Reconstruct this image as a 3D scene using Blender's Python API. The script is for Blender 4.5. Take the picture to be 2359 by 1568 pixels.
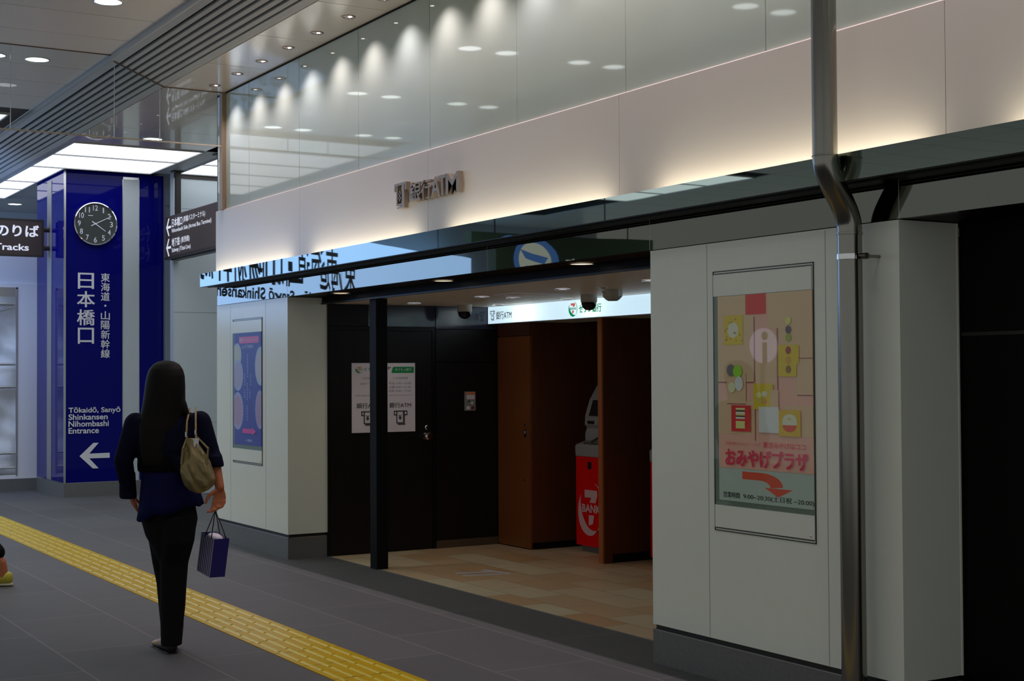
import bpy, bmesh, math, random
from mathutils import Vector, Matrix
random.seed(7)
SC = bpy.context.scene
COL = SC.collection
for o in list(bpy.data.objects): bpy.data.objects.remove(o)

# ------------------------------------------------------------------ camera, world, exposure
W, H = 2359, 1568
FL, YAW, PITCH, ROLL, CAMZ = 3307.82, 0.543069134, 0.0230023, -0.00579827, 1.5
fw = Vector((math.sin(YAW)*math.cos(PITCH), math.cos(YAW)*math.cos(PITCH), math.sin(PITCH)))
r0 = Vector((math.cos(YAW), -math.sin(YAW), 0)); u0 = r0.cross(fw)
rt = r0*math.cos(ROLL) + u0*math.sin(ROLL); up = -r0*math.sin(ROLL) + u0*math.cos(ROLL)
cam = bpy.data.objects.new('camera', bpy.data.cameras.new('camera')); COL.objects.link(cam)
cam.matrix_world = Matrix(((rt.x, up.x, -fw.x, 0), (rt.y, up.y, -fw.y, 0), (rt.z, up.z, -fw.z, CAMZ), (0, 0, 0, 1)))
cam.data.sensor_width = 36; cam.data.lens = FL/W*36; cam.data.clip_start = .05; cam.data.clip_end = 200
SC.camera = cam
SC.view_settings.view_transform = 'Standard'; SC.view_settings.look = 'None'
SC.view_settings.gamma = 1; SC.view_settings.use_curve_mapping = False
SC.view_settings.exposure = 0.0
wd = bpy.data.worlds.new('world'); SC.world = wd; wd.use_nodes = True
bg = wd.node_tree.nodes['Background']; bg.inputs[0].default_value = (.95, .98, 1, 1); bg.inputs[1].default_value = .36

def lin(c):
    c /= 255.; return c/12.92 if c <= .04045 else ((c+.055)/1.055)**2.4
def S(r, g, b, k=1.): return (lin(r)*k, lin(g)*k, lin(b)*k)

def lamp(name, typ, loc, power, color=(1, 1, 1), aim=None, **kw):
    d = bpy.data.lights.new(name, typ); d.energy = power; d.color = color
    for k, v in kw.items(): setattr(d, k, v)
    o = bpy.data.objects.new(name, d); COL.objects.link(o); o.location = loc
    if aim is not None: o.rotation_euler = Vector(aim).to_track_quat('-Z', 'Y').to_euler()
    return o
DOWN = (0, 0, -1)
P_MAIN, P_SPOT, P_UP, P_ALC, P_HEAD = 48, 24, 3.7, 1.85, 2.6
E_PANEL = 1.6
MX = (1.43, 1.81, 2.57, 2.94); MY = (1.65, 3.9, 6.15, 8.4, 10.68, 12.95, 15.2)
ZL, ZC, ZA, ZH = 4.293, 4.062, 2.087, 2.138      # main ceiling, side strip, alcove ceiling, header soffit
for x in (1.62, 2.755, -2.2):                      # the hall's downlights (fittings built below, except the unseen left column)
    for y in MY:
        lamp('downlight_and_fill_lamp', 'SPOT', (x, y, ZL-.03), P_MAIN*(1.0 if y > 12 else .7 if y > 10 else .2), (.93, 1, .98), DOWN, spot_size=math.radians(125), spot_blend=.8, shadow_soft_size=.1)
for x, y in ((-1, 17.5), (-1, 20), (4.69, 15.28), (4.2, 21.7)):  # the left-hand pair has no fitting, added to brighten the far end
    lamp('downlight_and_fill_lamp', 'SPOT', (x, y, (ZL if x < 0 else ZC)-.03), P_MAIN*(4 if x < 0 else 2.2), (.9, .96, 1), DOWN, spot_size=math.radians(140), spot_blend=.8, shadow_soft_size=.2)
SPOTY = [12.176-.5642*i for i in range(20)]
for i, y in enumerate(SPOTY):                      # wall-washing spots over the upper glass
    lamp('spot_lamp', 'SPOT', (4.295, y, ZC-.008), P_SPOT, (1, .81, .86) if i % 3 else (.97, .83, .93), DOWN, spot_size=math.radians(110), spot_blend=1., shadow_soft_size=.012)
for i in range(-1, 6):                             # battens lying in the trough behind the glass lip
    yc = 11.75-2.245*i
    o = lamp('trough_lamp', 'AREA', (4.40, yc, 2.36), P_UP, (1, .87, .68), None, shape='RECTANGLE', size=.03, size_y=1.8)
    dz = -Vector((.35, 0, 1)).normalized(); dy = Vector((0, 1, 0)); dx = dy.cross(dz)
    o.matrix_world = Matrix(((dx.x, dy.x, dz.x, 4.40), (dx.y, dy.y, dz.y, yc), (dx.z, dy.z, dz.z, 2.36), (0, 0, 0, 1)))

# ------------------------------------------------------------------ materials
MATS = {}
def mat(name, col, rough=.5, metal=0., spec=.5, emit=None, estr=1., coat=0., noise=0., nscale=8., bump=0., bscale=20., stretch=(1, 1, 1)):
    if name in MATS: return MATS[name]
    m = bpy.data.materials.new(name); m.use_nodes = True; nt = m.node_tree; b = nt.nodes['Principled BSDF']
    b.inputs['Base Color'].default_value = (*col, 1); b.inputs['Roughness'].default_value = rough; b.inputs['Metallic'].default_value = metal
    b.inputs['Specular IOR Level'].default_value = spec; b.inputs['Coat Weight'].default_value = coat; b.inputs['Coat Roughness'].default_value = .03
    if emit: b.inputs['Emission Color'].default_value = (*emit, 1); b.inputs['Emission Strength'].default_value = estr
    if noise or bump:
        tc = nt.nodes.new('ShaderNodeTexCoord'); mp = nt.nodes.new('ShaderNodeMapping'); mp.inputs['Scale'].default_value = stretch
        nt.links.new(tc.outputs['Object'], mp.inputs[0])
    if noise:
        n = nt.nodes.new('ShaderNodeTexNoise'); n.inputs['Scale'].default_value = nscale; n.inputs['Detail'].default_value = 4
        nt.links.new(mp.outputs[0], n.inputs['Vector'])
        mx = nt.nodes.new('ShaderNodeMix'); mx.data_type = 'RGBA'
        mx.inputs['A'].default_value = (*[c*(1-noise) for c in col], 1); mx.inputs['B'].default_value = (*[min(1, c*(1+noise)) for c in col], 1)
        nt.links.new(n.outputs['Fac'], mx.inputs['Factor']); nt.links.new(mx.outputs['Result'], b.inputs['Base Color'])
    if bump:
        n2 = nt.nodes.new('ShaderNodeTexNoise'); n2.inputs['Scale'].default_value = bscale; n2.inputs['Detail'].default_value = 2
        nt.links.new(mp.outputs[0], n2.inputs['Vector'])
        bp = nt.nodes.new('ShaderNodeBump'); bp.inputs['Strength'].default_value = bump; bp.inputs['Distance'].default_value = .02
        nt.links.new(n2.outputs['Fac'], bp.inputs['Height']); nt.links.new(bp.outputs[0], b.inputs['Normal'])
    MATS[name] = m; return m
def flat(r, g, b, k=2.6, rough=.55):
    return mat('ink_%d_%d_%d' % (r, g, b), tuple(min(.95, c) for c in S(r, g, b, k)), rough)
def glow(name, col, strength): return mat(name, (.02, .02, .02), .4, emit=col, estr=strength)
def brick_mat(name, c1, c2, cm, bw, bh, mortar, offx, offy, swap, rough, spec=.5, bias=0., bump=.15, freq=2, off=.5, noise=.12):
    m = bpy.data.materials.new(name); m.use_nodes = True; nt = m.node_tree; b = nt.nodes['Principled BSDF']; L = nt.links
    tc = nt.nodes.new('ShaderNodeNewGeometry'); sx = nt.nodes.new('ShaderNodeSeparateXYZ'); cx = nt.nodes.new('ShaderNodeCombineXYZ')
    L.new(tc.outputs['Position'], sx.inputs[0])
    a = nt.nodes.new('ShaderNodeMath'); a.operation = 'ADD'; a.inputs[1].default_value = offx
    c = nt.nodes.new('ShaderNodeMath'); c.operation = 'ADD'; c.inputs[1].default_value = offy
    L.new(sx.outputs['Y' if swap else 'X'], a.inputs[0]); L.new(sx.outputs['X' if swap else 'Y'], c.inputs[0])
    L.new(a.outputs[0], cx.inputs[0]); L.new(c.outputs[0], cx.inputs[1])
    br = nt.nodes.new('ShaderNodeTexBrick'); br.inputs['Scale'].default_value = 1; br.inputs['Brick Width'].default_value = bw; br.inputs['Row Height'].default_value = bh
    br.inputs['Mortar Size'].default_value = mortar; br.inputs['Color1'].default_value = (*c1, 1); br.inputs['Color2'].default_value = (*c2, 1); br.inputs['Mortar'].default_value = (*cm, 1)
    br.inputs['Bias'].default_value = bias; br.offset = off; br.offset_frequency = freq; br.squash = 1; br.inputs['Mortar Smooth'].default_value = .1
    L.new(cx.outputs[0], br.inputs['Vector'])
    n = nt.nodes.new('ShaderNodeTexNoise'); n.inputs['Scale'].default_value = 5; n.inputs['Detail'].default_value = 8; L.new(tc.outputs['Position'], n.inputs['Vector'])
    rp = nt.nodes.new('ShaderNodeMapRange'); rp.inputs['To Min'].default_value = 1-noise; rp.inputs['To Max'].default_value = 1+noise; L.new(n.outputs['Fac'], rp.inputs['Value'])
    ml = nt.nodes.new('ShaderNodeVectorMath'); ml.operation = 'SCALE'; L.new(br.outputs['Color'], ml.inputs[0]); L.new(rp.outputs[0], ml.inputs['Scale'])
    L.new(ml.outputs[0], b.inputs['Base Color'])
    b.inputs['Roughness'].default_value = rough; b.inputs['Specular IOR Level'].default_value = spec
    bp = nt.nodes.new('ShaderNodeBump'); bp.invert = True; bp.inputs['Strength'].default_value = bump; bp.inputs['Distance'].default_value = .004
    L.new(br.outputs['Fac'], bp.inputs['Height']); L.new(bp.outputs[0], b.inputs['Normal'])
    MATS[name] = m; return m
def pane_mat(name, tint, refl=1., rough=.01):
    m = bpy.data.materials.new(name); m.use_nodes = True; nt = m.node_tree; nt.nodes.clear(); L = nt.links
    out = nt.nodes.new('ShaderNodeOutputMaterial'); tr = nt.nodes.new('ShaderNodeBsdfTransparent'); gl = nt.nodes.new('ShaderNodeBsdfGlossy'); mx = nt.nodes.new('ShaderNodeMixShader')
    fr = nt.nodes.new('ShaderNodeFresnel'); gm = nt.nodes.new('ShaderNodeNewGeometry'); mr_ = nt.nodes.new('ShaderNodeMapRange')   # a thin sheet: the same index from both sides
    mr_.inputs['To Min'].default_value = 1.5; mr_.inputs['To Max'].default_value = 1/1.5; L.new(gm.outputs['Backfacing'], mr_.inputs['Value']); L.new(mr_.outputs[0], fr.inputs[0])
    tr.inputs[0].default_value = (*tint, 1); gl.inputs['Roughness'].default_value = rough; gl.inputs[0].default_value = (refl, refl, refl, 1)
    L.new(fr.outputs[0], mx.inputs[0]); L.new(tr.outputs[0], mx.inputs[1]); L.new(gl.outputs[0], mx.inputs[2]); L.new(mx.outputs[0], out.inputs[0])
    MATS[name] = m; return m

M_floor = brick_mat('floor_stone', S(121, 121, 122, .58), S(112, 112, 113, .58), S(158, 148, 147, .62), 1.15, .5825, .004, -7.99, -2.506, True, .62, spec=.22, noise=.10)
M_tile = brick_mat('alcove_tile', S(205, 160, 112, .9), S(222, 205, 172, .9), S(170, 145, 110, .9), .46, .3, .004, .1, .05, True, .4, bias=.1, noise=.05)
M_white = mat('white_panel', S(228, 233, 221, 1.14), .22, noise=.02)
M_reveal = mat('dark_reveal', (.012, .011, .01), .5)
M_plinth = mat('granite_plinth', S(112, 113, 112), .35, noise=.25, nscale=60)
M_fascia = mat('fascia_glass', S(222, 217, 207, 1.02), .3)
M_upper = mat('upper_glass', S(190, 204, 190, 1.), .035, noise=.03, nscale=3)
M_mirror = mat('dark_mirror', (.22, .27, .24),   .015, 1., bump=.11, bscale=.8, stretch=(1, .8, .5))
M_mirror2 = mat('dark_mirror_lower', (.165, .175, .145), .015, 1., bump=.14, bscale=.9, stretch=(1, .9, .6))
M_black = mat('black_metal', (.006, .006, .007), .35, spec=.25)
M_dark = mat('dark_laminate', S(24, 20, 21), .4, spec=.3, noise=.1)
M_darkblue = mat('dark_gloss_laminate', S(52, 54, 68), .12)
M_ceil = mat('ceiling_panel', S(236, 229, 218), .28, spec=.6)
M_ceilR = mat('ceiling_panel_satin', S(226, 216, 202), .22, spec=.6, coat=.7)
M_gap = mat('shadow_gap', (.004, .004, .004), .9)
M_louv = mat('louver_metal', S(186, 188, 188), .45, .1)
M_alu = mat('aluminium', (.62, .63, .62), .28, 1.)
M_steel = mat('brushed_steel', (.27, .26, .225), .2, 1., noise=.06, nscale=40, stretch=(1, 1, .05))
M_chrome = mat('chrome', (.75, .75, .74), .08, 1.)
M_brass = mat('bronze_letter', (.36, .29, .22), .4, .75)
M_blue = mat('blue_glass', (.003, .004, .17), .03, spec=.12)
M_pale = mat('pale_glass', S(196, 206, 212), .2)
M_grey = mat('grey_strip', S(140, 140, 140), .4)
M_greywall = mat('pale_grey_wall', S(206, 220, 226, .95), .14, noise=.03, nscale=2)
M_hoard = mat('white_hoarding', (.93, .94, .97), .4)
M_sheet = mat('grey_tarpaulin', S(232, 234, 240), .6, noise=.2, nscale=6)
M_wood = mat('brown_wood', S(128, 72, 36), .35, noise=.22, nscale=6, stretch=(8, 8, .6))
M_woodd = mat('dark_brown_wood', S(92, 52, 28), .4, noise=.25, nscale=6, stretch=(8, 8, .6))
M_edge = mat('wood_edge', S(168, 98, 50), .4)
M_acer = mat('alcove_ceiling', S(250, 238, 222), .45)
M_brown = mat('sign_brown', S(72, 60, 56), .35)
M_brown2 = mat('sign_brown_dark', S(46, 40, 38), .4)
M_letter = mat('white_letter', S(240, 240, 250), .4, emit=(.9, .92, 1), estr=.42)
M_letter2 = mat('white_vinyl', S(235, 237, 245), .5)
M_yellow = mat('tactile_yellow', S(224, 184, 0, .74), .35, spec=.2, noise=.06, nscale=2)
M_yellow2 = mat('tactile_bar_worn', S(228, 204, 50, .8), .3, spec=.3)
M_lamp = glow('lamp_white', (.93, 1, .99), 5.)
M_lampw = glow('lamp_warm', (1, .78, .5), 2.2)
M_lampc = glow('lamp_cool', (.95, .93, 1), 2.5)
M_panel = glow('luminous_panel', (.90, .93, 1), E_PANEL)
M_glass = pane_mat('clear_glass', (.80, .86, .85))
M_case = pane_mat('case_glass', (.93, .97, .94), 1., .02)
M_paper = mat('white_paper', S(244, 238, 250), .5)
M_paper2 = mat('poster_white', S(214, 230, 220, .9), .5)
M_red = mat('red_plastic', S(232, 2, 8), .45, spec=.2)
M_atm = mat('grey_plastic', S(150, 150, 152), .4)
M_atmd = mat('dark_plastic', (.02, .02, .022), .25)
M_cam = mat('beige_plastic', S(176, 170, 156), .45)
M_dome = mat('smoked_dome', (.006, .006, .008), .05)
M_skin = mat('skin', S(184, 108, 70), .5)
M_hair = mat('black_hair', (.005, .0035, .003), .6, spec=.18, noise=.4, nscale=30, stretch=(6, 6, .4))
M_jacket = mat('navy_cloth', (.0035, .004, .020), .8, spec=.12, noise=.2, nscale=20)
M_tunic = mat('blue_cloth', (.004, .005, .055), .75, spec=.12, noise=.25, nscale=14)
M_band = mat('black_cloth', (.003, .003, .006), .85, spec=.1)
M_trouser = mat('charcoal_cloth', (.005, .005, .007), .8, spec=.15, noise=.2, nscale=20)
M_shoe = mat('black_leather', (.01, .009, .009), .35)
M_beige = mat('beige_leather', S(190, 160, 120), .4)
M_bag = mat('gold_leather', S(140, 124, 82), .34, .3, noise=.2, nscale=9)
M_stripe = mat('lilac_paper', S(170, 165, 190), .5)
M_navy = mat('navy_paper', (.012, .010, .16), .35)
M_cord = mat('black_cord', (.008, .009, .02), .6)
M_cap = mat('white_plastic', S(230, 230, 235), .4)
M_bottle = mat('clear_bottle', S(120, 130, 150), .1)
M_face = mat('clock_face', S(70, 76, 76), .2)

# ------------------------------------------------------------------ builders
ORG = {}
class MB:
    def __init__(s): s.v, s.f, s.m, s.mats = [], [], [], []
    def mi(s, m):
        if m is None: return 0
        if m not in s.mats: s.mats.append(m)
        return s.mats.index(m)
    def add(s, vs, fs, m=None):
        n = len(s.v); k = s.mi(m); s.v += [Vector(p) for p in vs]
        for f in fs: s.f.append([n+i for i in f]); s.m.append(k)
        return s
    def box(s, x0, x1, y0, y1, z0, z1, m=None):
        x0, x1 = sorted((x0, x1)); y0, y1 = sorted((y0, y1)); z0, z1 = sorted((z0, z1))
        p = [(x, y, z) for z in (z0, z1) for y in (y0, y1) for x in (x0, x1)]
        return s.add(p, [(0, 2, 3, 1), (4, 5, 7, 6), (0, 1, 5, 4), (2, 6, 7, 3), (0, 4, 6, 2), (1, 3, 7, 5)], m)
    def prism(s, prof, axis, a, b, m=None):
        """prof: 2-D outline; axis 'y': prof=(x,z) from y=a to b; 'x': prof=(y,z); 'z': prof=(x,y)"""
        f = {'y': lambda p, t: (p[0], t, p[1]), 'x': lambda p, t: (t, p[0], p[1]), 'z': lambda p, t: (p[0], p[1], t)}[axis]
        n = len(prof); vs = [f(p, a) for p in prof] + [f(p, b) for p in prof]
        fs = [tuple(range(n)), tuple(range(2*n-1, n-1, -1))] + [(i, n+i, n+(i+1) % n, (i+1) % n) for i in range(n)]
        return s.add(vs, fs, m)
    def tube(s, pts, rad, n=16, m=None, cap=True):
        pts = [Vector(p) for p in pts]; rad = rad if isinstance(rad, (list, tuple)) else [rad]*len(pts)
        d0 = (pts[1]-pts[0]).normalized(); a = d0.orthogonal().normalized(); vs = []; fs = []
        for i, p in enumerate(pts):
            d = (pts[min(i+1, len(pts)-1)]-pts[max(i-1, 0)]).normalized()
            a = (a - d*a.dot(d)).normalized(); b = d.cross(a)
            vs += [p + (a*math.cos(t)+b*math.sin(t))*rad[i] for t in [2*math.pi*k/n for k in range(n)]]
        for i in range(len(pts)-1):
            for k in range(n): fs.append((i*n+k, i*n+(k+1) % n, (i+1)*n+(k+1) % n, (i+1)*n+k))
        if cap: fs += [tuple(range(n-1, -1, -1)), tuple(range((len(pts)-1)*n, len(pts)*n))]
        return s.add(vs, fs, m)
    def lathe(s, c, axis, prof, n=32, m=None):
        """prof: (radius, distance along axis) pairs"""
        c = Vector(c); d = Vector(axis).normalized(); a = d.orthogonal().normalized(); b = d.cross(a); vs = []; fs = []
        for r, h in prof: vs += [c + d*h + (a*math.cos(t)+b*math.sin(t))*max(r, 1e-5) for t in [2*math.pi*k/n for k in range(n)]]
        for i in range(len(prof)-1):
            for k in range(n): fs.append((i*n+k, i*n+(k+1) % n, (i+1)*n+(k+1) % n, (i+1)*n+k))
        return s.add(vs, fs, m)
    def loft(s, rings, n=20, m=None):
        """rings: (centre, axis a, axis b) ellipses joined and capped"""
        vs = []; fs = []
        for c, a, b in rings: vs += [Vector(c) + Vector(a)*math.cos(t) + Vector(b)*math.sin(t) for t in [2*math.pi*k/n for k in range(n)]]
        for i in range(len(rings)-1):
            for k in range(n): fs.append((i*n+k, i*n+(k+1) % n, (i+1)*n+(k+1) % n, (i+1)*n+k))
        fs += [tuple(range(n-1, -1, -1)), tuple(range((len(rings)-1)*n, len(rings)*n))]
        return s.add(vs, fs, m)
    def ball(s, c, rx, ry=None, rz=None, n=16, m=None):
        ry = ry or rx; rz = rz or rx; c = Vector(c)
        return s.loft([(c+Vector((0, 0, -rz*math.cos(t))), (rx*math.sin(t)+1e-4, 0, 0), (0, ry*math.sin(t)+1e-4, 0)) for t in [math.pi*i/(n//2) for i in range(n//2+1)]], n, m)
    def mesh(s, name, m, org):
        if not s.mats: s.mats = [m]
        me = bpy.data.meshes.new(name); me.from_pydata([p-org for p in s.v], [], s.f)
        for x in s.mats: me.materials.append(x or m)
        me.polygons.foreach_set('material_index', s.m); me.update()
        return me
    def build(s, name, m=None, parent=None, org=None, smooth=False, bevel=0., kind=None, label=None, cat=None, group=None):
        if parent is not None: org = ORG[parent.name]
        elif org is None:
            xs = [p.x for p in s.v]; ys = [p.y for p in s.v]; zs = [p.z for p in s.v]
            org = Vector(((min(xs)+max(xs))/2, (min(ys)+max(ys))/2, min(zs)))
        org = Vector(org); me = s.mesh(name, m, org)
        o = bpy.data.objects.new(name, me); COL.objects.link(o)
        if parent is not None: o.parent = parent
        else: o.location = org
        ORG[o.name] = org
        if smooth:
            for p in me.polygons: p.use_smooth = True
            if smooth != 'all':
                try: me.set_sharp_from_angle(angle=math.radians(40))
                except Exception: pass
        if bevel:
            b = o.modifiers.new('bevel', 'BEVEL'); b.width = bevel; b.segments = 2; b.limit_method = 'ANGLE'
        return tag(o, label, cat, group, kind)
def tag(o, label=None, cat=None, group=None, kind=None):
    if label: o['label'] = label
    if cat: o['category'] = cat
    if group: o['group'] = group
    if kind: o['kind'] = kind
    return o
def thing(name, label, cat, loc, group=None, kind=None):
    o = bpy.data.objects.new(name, None); COL.objects.link(o); o.location = loc; o.empty_display_size = .1
    ORG[o.name] = Vector(loc); return tag(o, label, cat, group, kind)
def struct(name, mb, m, label, cat, **kw): return mb.build(name, m, kind='structure', label=label, cat=cat, **kw)
def kids(o): return [c for c in bpy.data.objects if c.parent == o]
def dup(o, d, label):
    """copy of a thing, its parts and sub-parts, moved by d"""
    r = o.copy(); COL.objects.link(r); r.location = Vector(o.location)+Vector(d); r['label'] = label; ORG[r.name] = ORG[o.name]+Vector(d)
    def rec(a, b):
        for c in kids(a):
            e = c.copy(); COL.objects.link(e); e.parent = b; rec(c, e)
    rec(o, r); return r

TXT = {}
def glyphs(body, bold=0.):
    k = (body, bold)
    if k not in TXT:
        c = bpy.data.curves.new('t', 'FONT'); c.body = body; c.offset = bold; c.resolution_u = 4; c.fill_mode = 'FRONT'
        o = bpy.data.objects.new('t', c); COL.objects.link(o); bpy.context.view_layer.update()
        me = o.evaluated_get(bpy.context.evaluated_depsgraph_get()).to_mesh()
        v = [(p.co.x, p.co.y) for p in me.vertices]; f = [tuple(p.vertices) for p in me.polygons]
        if v:
            x0, x1 = min(p[0] for p in v), max(p[0] for p in v); y0, y1 = min(p[1] for p in v), max(p[1] for p in v)
            v = [((x-x0)/max(1e-6, x1-x0), (y-y0)/max(1e-6, y1-y0)) for x, y in v]
        o.to_mesh_clear(); bpy.data.objects.remove(o); bpy.data.curves.remove(c)
        TXT[k] = (v, f)
    return TXT[k]
class Flat:
    """drawing on a plane: origin o, u to the right, v up, lifted by layers towards the viewer"""
    def __init__(s, o, u, v, lift=.0006):
        s.o, s.u, s.v = Vector(o), Vector(u), Vector(v); s.n = s.u.cross(s.v).normalized(); s.lift = lift; s.k = 1
    def P(s, a, b, k=None): return s.o + s.u*a + s.v*b + s.n*s.lift*(s.k if k is None else k)
    def poly(s, mb, pts, m): mb.add([s.P(*p) for p in pts], [tuple(range(len(pts)))], m); s.k += .25; return s
    def rect(s, mb, a0, b0, a1, b1, m): return s.poly(mb, [(a0, b0), (a1, b0), (a1, b1), (a0, b1)], m)
    def ell(s, mb, a, b, ra, rb, m, n=28, t0=0, t1=360):
        return s.poly(mb, [(a+ra*math.cos(math.radians(t0+(t1-t0)*i/n)), b+rb*math.sin(math.radians(t0+(t1-t0)*i/n))) for i in range(n if t1-t0 == 360 else n+1)], m)
    def text(s, mb, body, a0, b0, a1, b1, m, bold=.0):
        cjk = any(ord(c) > 0x2e80 for c in body)       # dense characters are thickened by overprinting, not by offsetting
        v, f = glyphs(body, 0. if cjk else bold); e = bold*(b1-b0)*1.3 if cjk else 0.
        for dx, dy in (((-e, -e*.6), (e, -e*.6), (-e, e*.6), (e, e*.6)) if e else ((0, 0),)):
            mb.add([s.P(a0+dx+(a1-a0)*x, b0+dy+(b1-b0)*y) for x, y in v], f, m); s.k += .06
        s.k += .19; return s
    def band(s, mb, pts, w, m):
        """polyline of width w (each segment a quad)"""
        for (a0, b0), (a1, b1) in zip(pts, pts[1:]):
            d = Vector((a1-a0, b1-b0)).normalized(); n = Vector((-d.y, d.x))*w/2; e = d*w/2
            s.poly(mb, [(a0-e.x+n.x, b0-e.y+n.y), (a0-e.x-n.x, b0-e.y-n.y), (a1+e.x-n.x, b1+e.y-n.y), (a1+e.x+n.x, b1+e.y+n.y)], m); s.k -= .2
        return s
    def crescent(s, mb, a, b, ra, rb, th, t0, t1, m, rot=0., n=30):
        o, i = [], []
        for j in range(n+1):
            q = j/n; t = math.radians(t0+(t1-t0)*q); w = th*math.sin(math.pi*q)
            for L, e in ((o, 0), (i, w)):
                x, y = (ra-e)*math.cos(t), (rb-e)*math.sin(t); c, d = math.cos(rot), math.sin(rot); L.append((a+x*c-y*d, b+x*d+y*c))
        for j in range(n): s.poly(mb, [o[j], o[j+1], i[j+1], i[j]], m); s.k -= .25
        return s
def atm_icon(F, mb, a, b, w, h, m, yen=True):
    t = w*.07
    F.band(mb, [(a, b+h*.72), (a, b+h), (a+w, b+h), (a+w, b+h*.72), (a+w*.86, b+h*.72)], t, m); F.band(mb, [(a, b+h*.72), (a+w*.14, b+h*.72)], t, m)
    F.band(mb, [(a+w*.2, b+h*.95), (a+w*.2, b+h*.1), (a+w*.72, b+h*.1), (a+w*.72, b+h*.95)], t, m)
    F.band(mb, [(a+w*.8, b+h*.95), (a+w*.8, b+h*.05)], t*.8, m); F.band(mb, [(a+w*.3, b), (a+w*.82, b)], t, m)
    if yen: F.text(mb, '¥', a+w*.34, b+h*.33, a+w*.58, b+h*.72, m, .02)
def seven_logo(F, mb, a, b, w, h, m7, mg, mt):
    """a numeral crossed by BANK inside a slanted swoosh"""
    F.poly(mb, [(a+w*.22, b+h*.90), (a+w*.78, b+h*.90), (a+w*.78, b+h*.78), (a+w*.70, b+h*.64), (a+w*.44, b+h*.64), (a+w*.52, b+h*.74), (a+w*.22, b+h*.74)], m7)
    F.poly(mb, [(a+w*.40, b+h*.38), (a+w*.64, b+h*.38), (a+w*.58, b+h*.20), (a+w*.40, b+h*.16)], m7)
    F.crescent(mb, a+w*.5, b+h*.5, w*.56, h*.56, w*.24, 165, 330, mg, -.35); F.crescent(mb, a+w*.5, b+h*.5, w*.56, h*.56, w*.07, -55, 100, mg, -.35)
    F.text(mb, 'BANK', a+w*.10, b+h*.43, a+w*.94, b+h*.60, mt, .035)

XP = 4.482          # front of the pillars
# ------------------------------------------------------------------ floor
struct('floor', MB().box(-7, 4.825, -4, 28, -.1, 0).box(4.825, 12, 12.65, 28, -.1, 0).box(4.825, 12, -4, 4.28, -.1, 0), M_floor, 'dark grey stone tile floor of the concourse', 'floor')
struct('floor_inner', MB().box(4.84, 8, 4.28, 11.2, -.1, 0), M_tile, 'beige and tan tile floor inside the cash machine bay', 'floor')
struct('trim_1', MB().box(4.825, 4.84, 4.28, 10.96, -.05, .003), M_plinth, 'thin dark threshold strip between stone and tan tiles', 'threshold')
# tactile strip
tac = MB(); rows = [-4+.381*i for i in range(80)]
tac.box(2.90, 3.281, -4, 28, 0, .004, M_yellow)
for i in range(46, -8, -1):
    y0 = 9.06+.29*(i-20)
    if y0 > 27 or y0 < 2: continue
    for j in range(5):
        x = 2.945+.0727*j; yy = y0+(.07 if j % 2 else 0)
        tac.prism([(x-.012, .004), (x-.007, .008), (x+.007, .008), (x+.012, .004)], 'y', yy+.012, yy+.278, M_yellow2)
for y in [i*.381+.05 for i in range(5, 70)]: tac.box(2.90, 3.281, y-.0015, y+.0015, .0035, .0046, M_reveal)
tac.build('tactile_paving', M_yellow, label='long yellow tactile guide strip with raised bars across the grey floor', cat='tactile paving')

# ------------------------------------------------------------------ ceilings
mc = MB(); mc.box(-7, 3.45, -4, 28, ZL+.012, ZL+.1, M_gap)
ys = [12.432, 11.868, 11.118]
while ys[-1] > -3: ys.append(ys[-1]-.75)
ys = sorted(ys); 
while ys[-1] < 27: ys.append(ys[-1]+.75)
for a, b in zip(ys, ys[1:]):
    for x0, x1 in ((-7, -5), (-5, -2.2), (-2.2, 1.08), (1.08, 3.455)):
        if x0 in (-5, 1.08) and a > 15.4 and b < 21.6: continue
        mc.box(x0+.005, x1-.005, a+.006, b-.006, ZL, ZL+.011, M_ceil)
struct('ceiling', mc, M_ceil, 'satin grey metal panel ceiling over the concourse with thin joints', 'ceiling')
ms = MB(); ms.box(3.93, 4.49, -4, 15.8, ZC+.012, ZC+.1, M_gap)
yj = 10.2-1.128*12
while yj < 15.6:
    ms.box(3.935, 4.483 if yj < 12.4 else 9, yj+.006, min(yj+1.125, 15.86), ZC, ZC+.011, M_ceilR); yj += 1.128
ms.box(4.49, 9, 12.66, yj-1.128*3+.003, ZC, ZC+.011, M_ceilR); ms.box(3.93, 9, 12.66, 15.86, ZC+.012, ZC+.1, M_gap)
struct('ceiling_strip', ms, M_ceilR, 'narrow glossy ceiling strip holding the small wall spotlights', 'ceiling')
mr = MB(); mr.box(3.92, 12, 15.87, 28, ZC+.03, ZC+.15, M_louv)
mr.box(5.475, 5.755, 14, 17.8, ZC, ZC+.03, M_louv); mr.box(9, 12, 12.65, 15.85, ZC, ZC+.03, M_louv)
mr.box(3.925, 12, 21.4, 28, ZC, ZC+.03, M_louv); mr.box(3.925, 3.975, 15.85, 21.4, ZC, ZC+.03, M_louv); mr.box(7.3, 12, 15.85, 21.4, ZC, ZC+.03, M_louv)
struct('ceiling_far', mr, M_louv, 'grey ceiling of the far passage around the luminous panels', 'ceiling')
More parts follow.
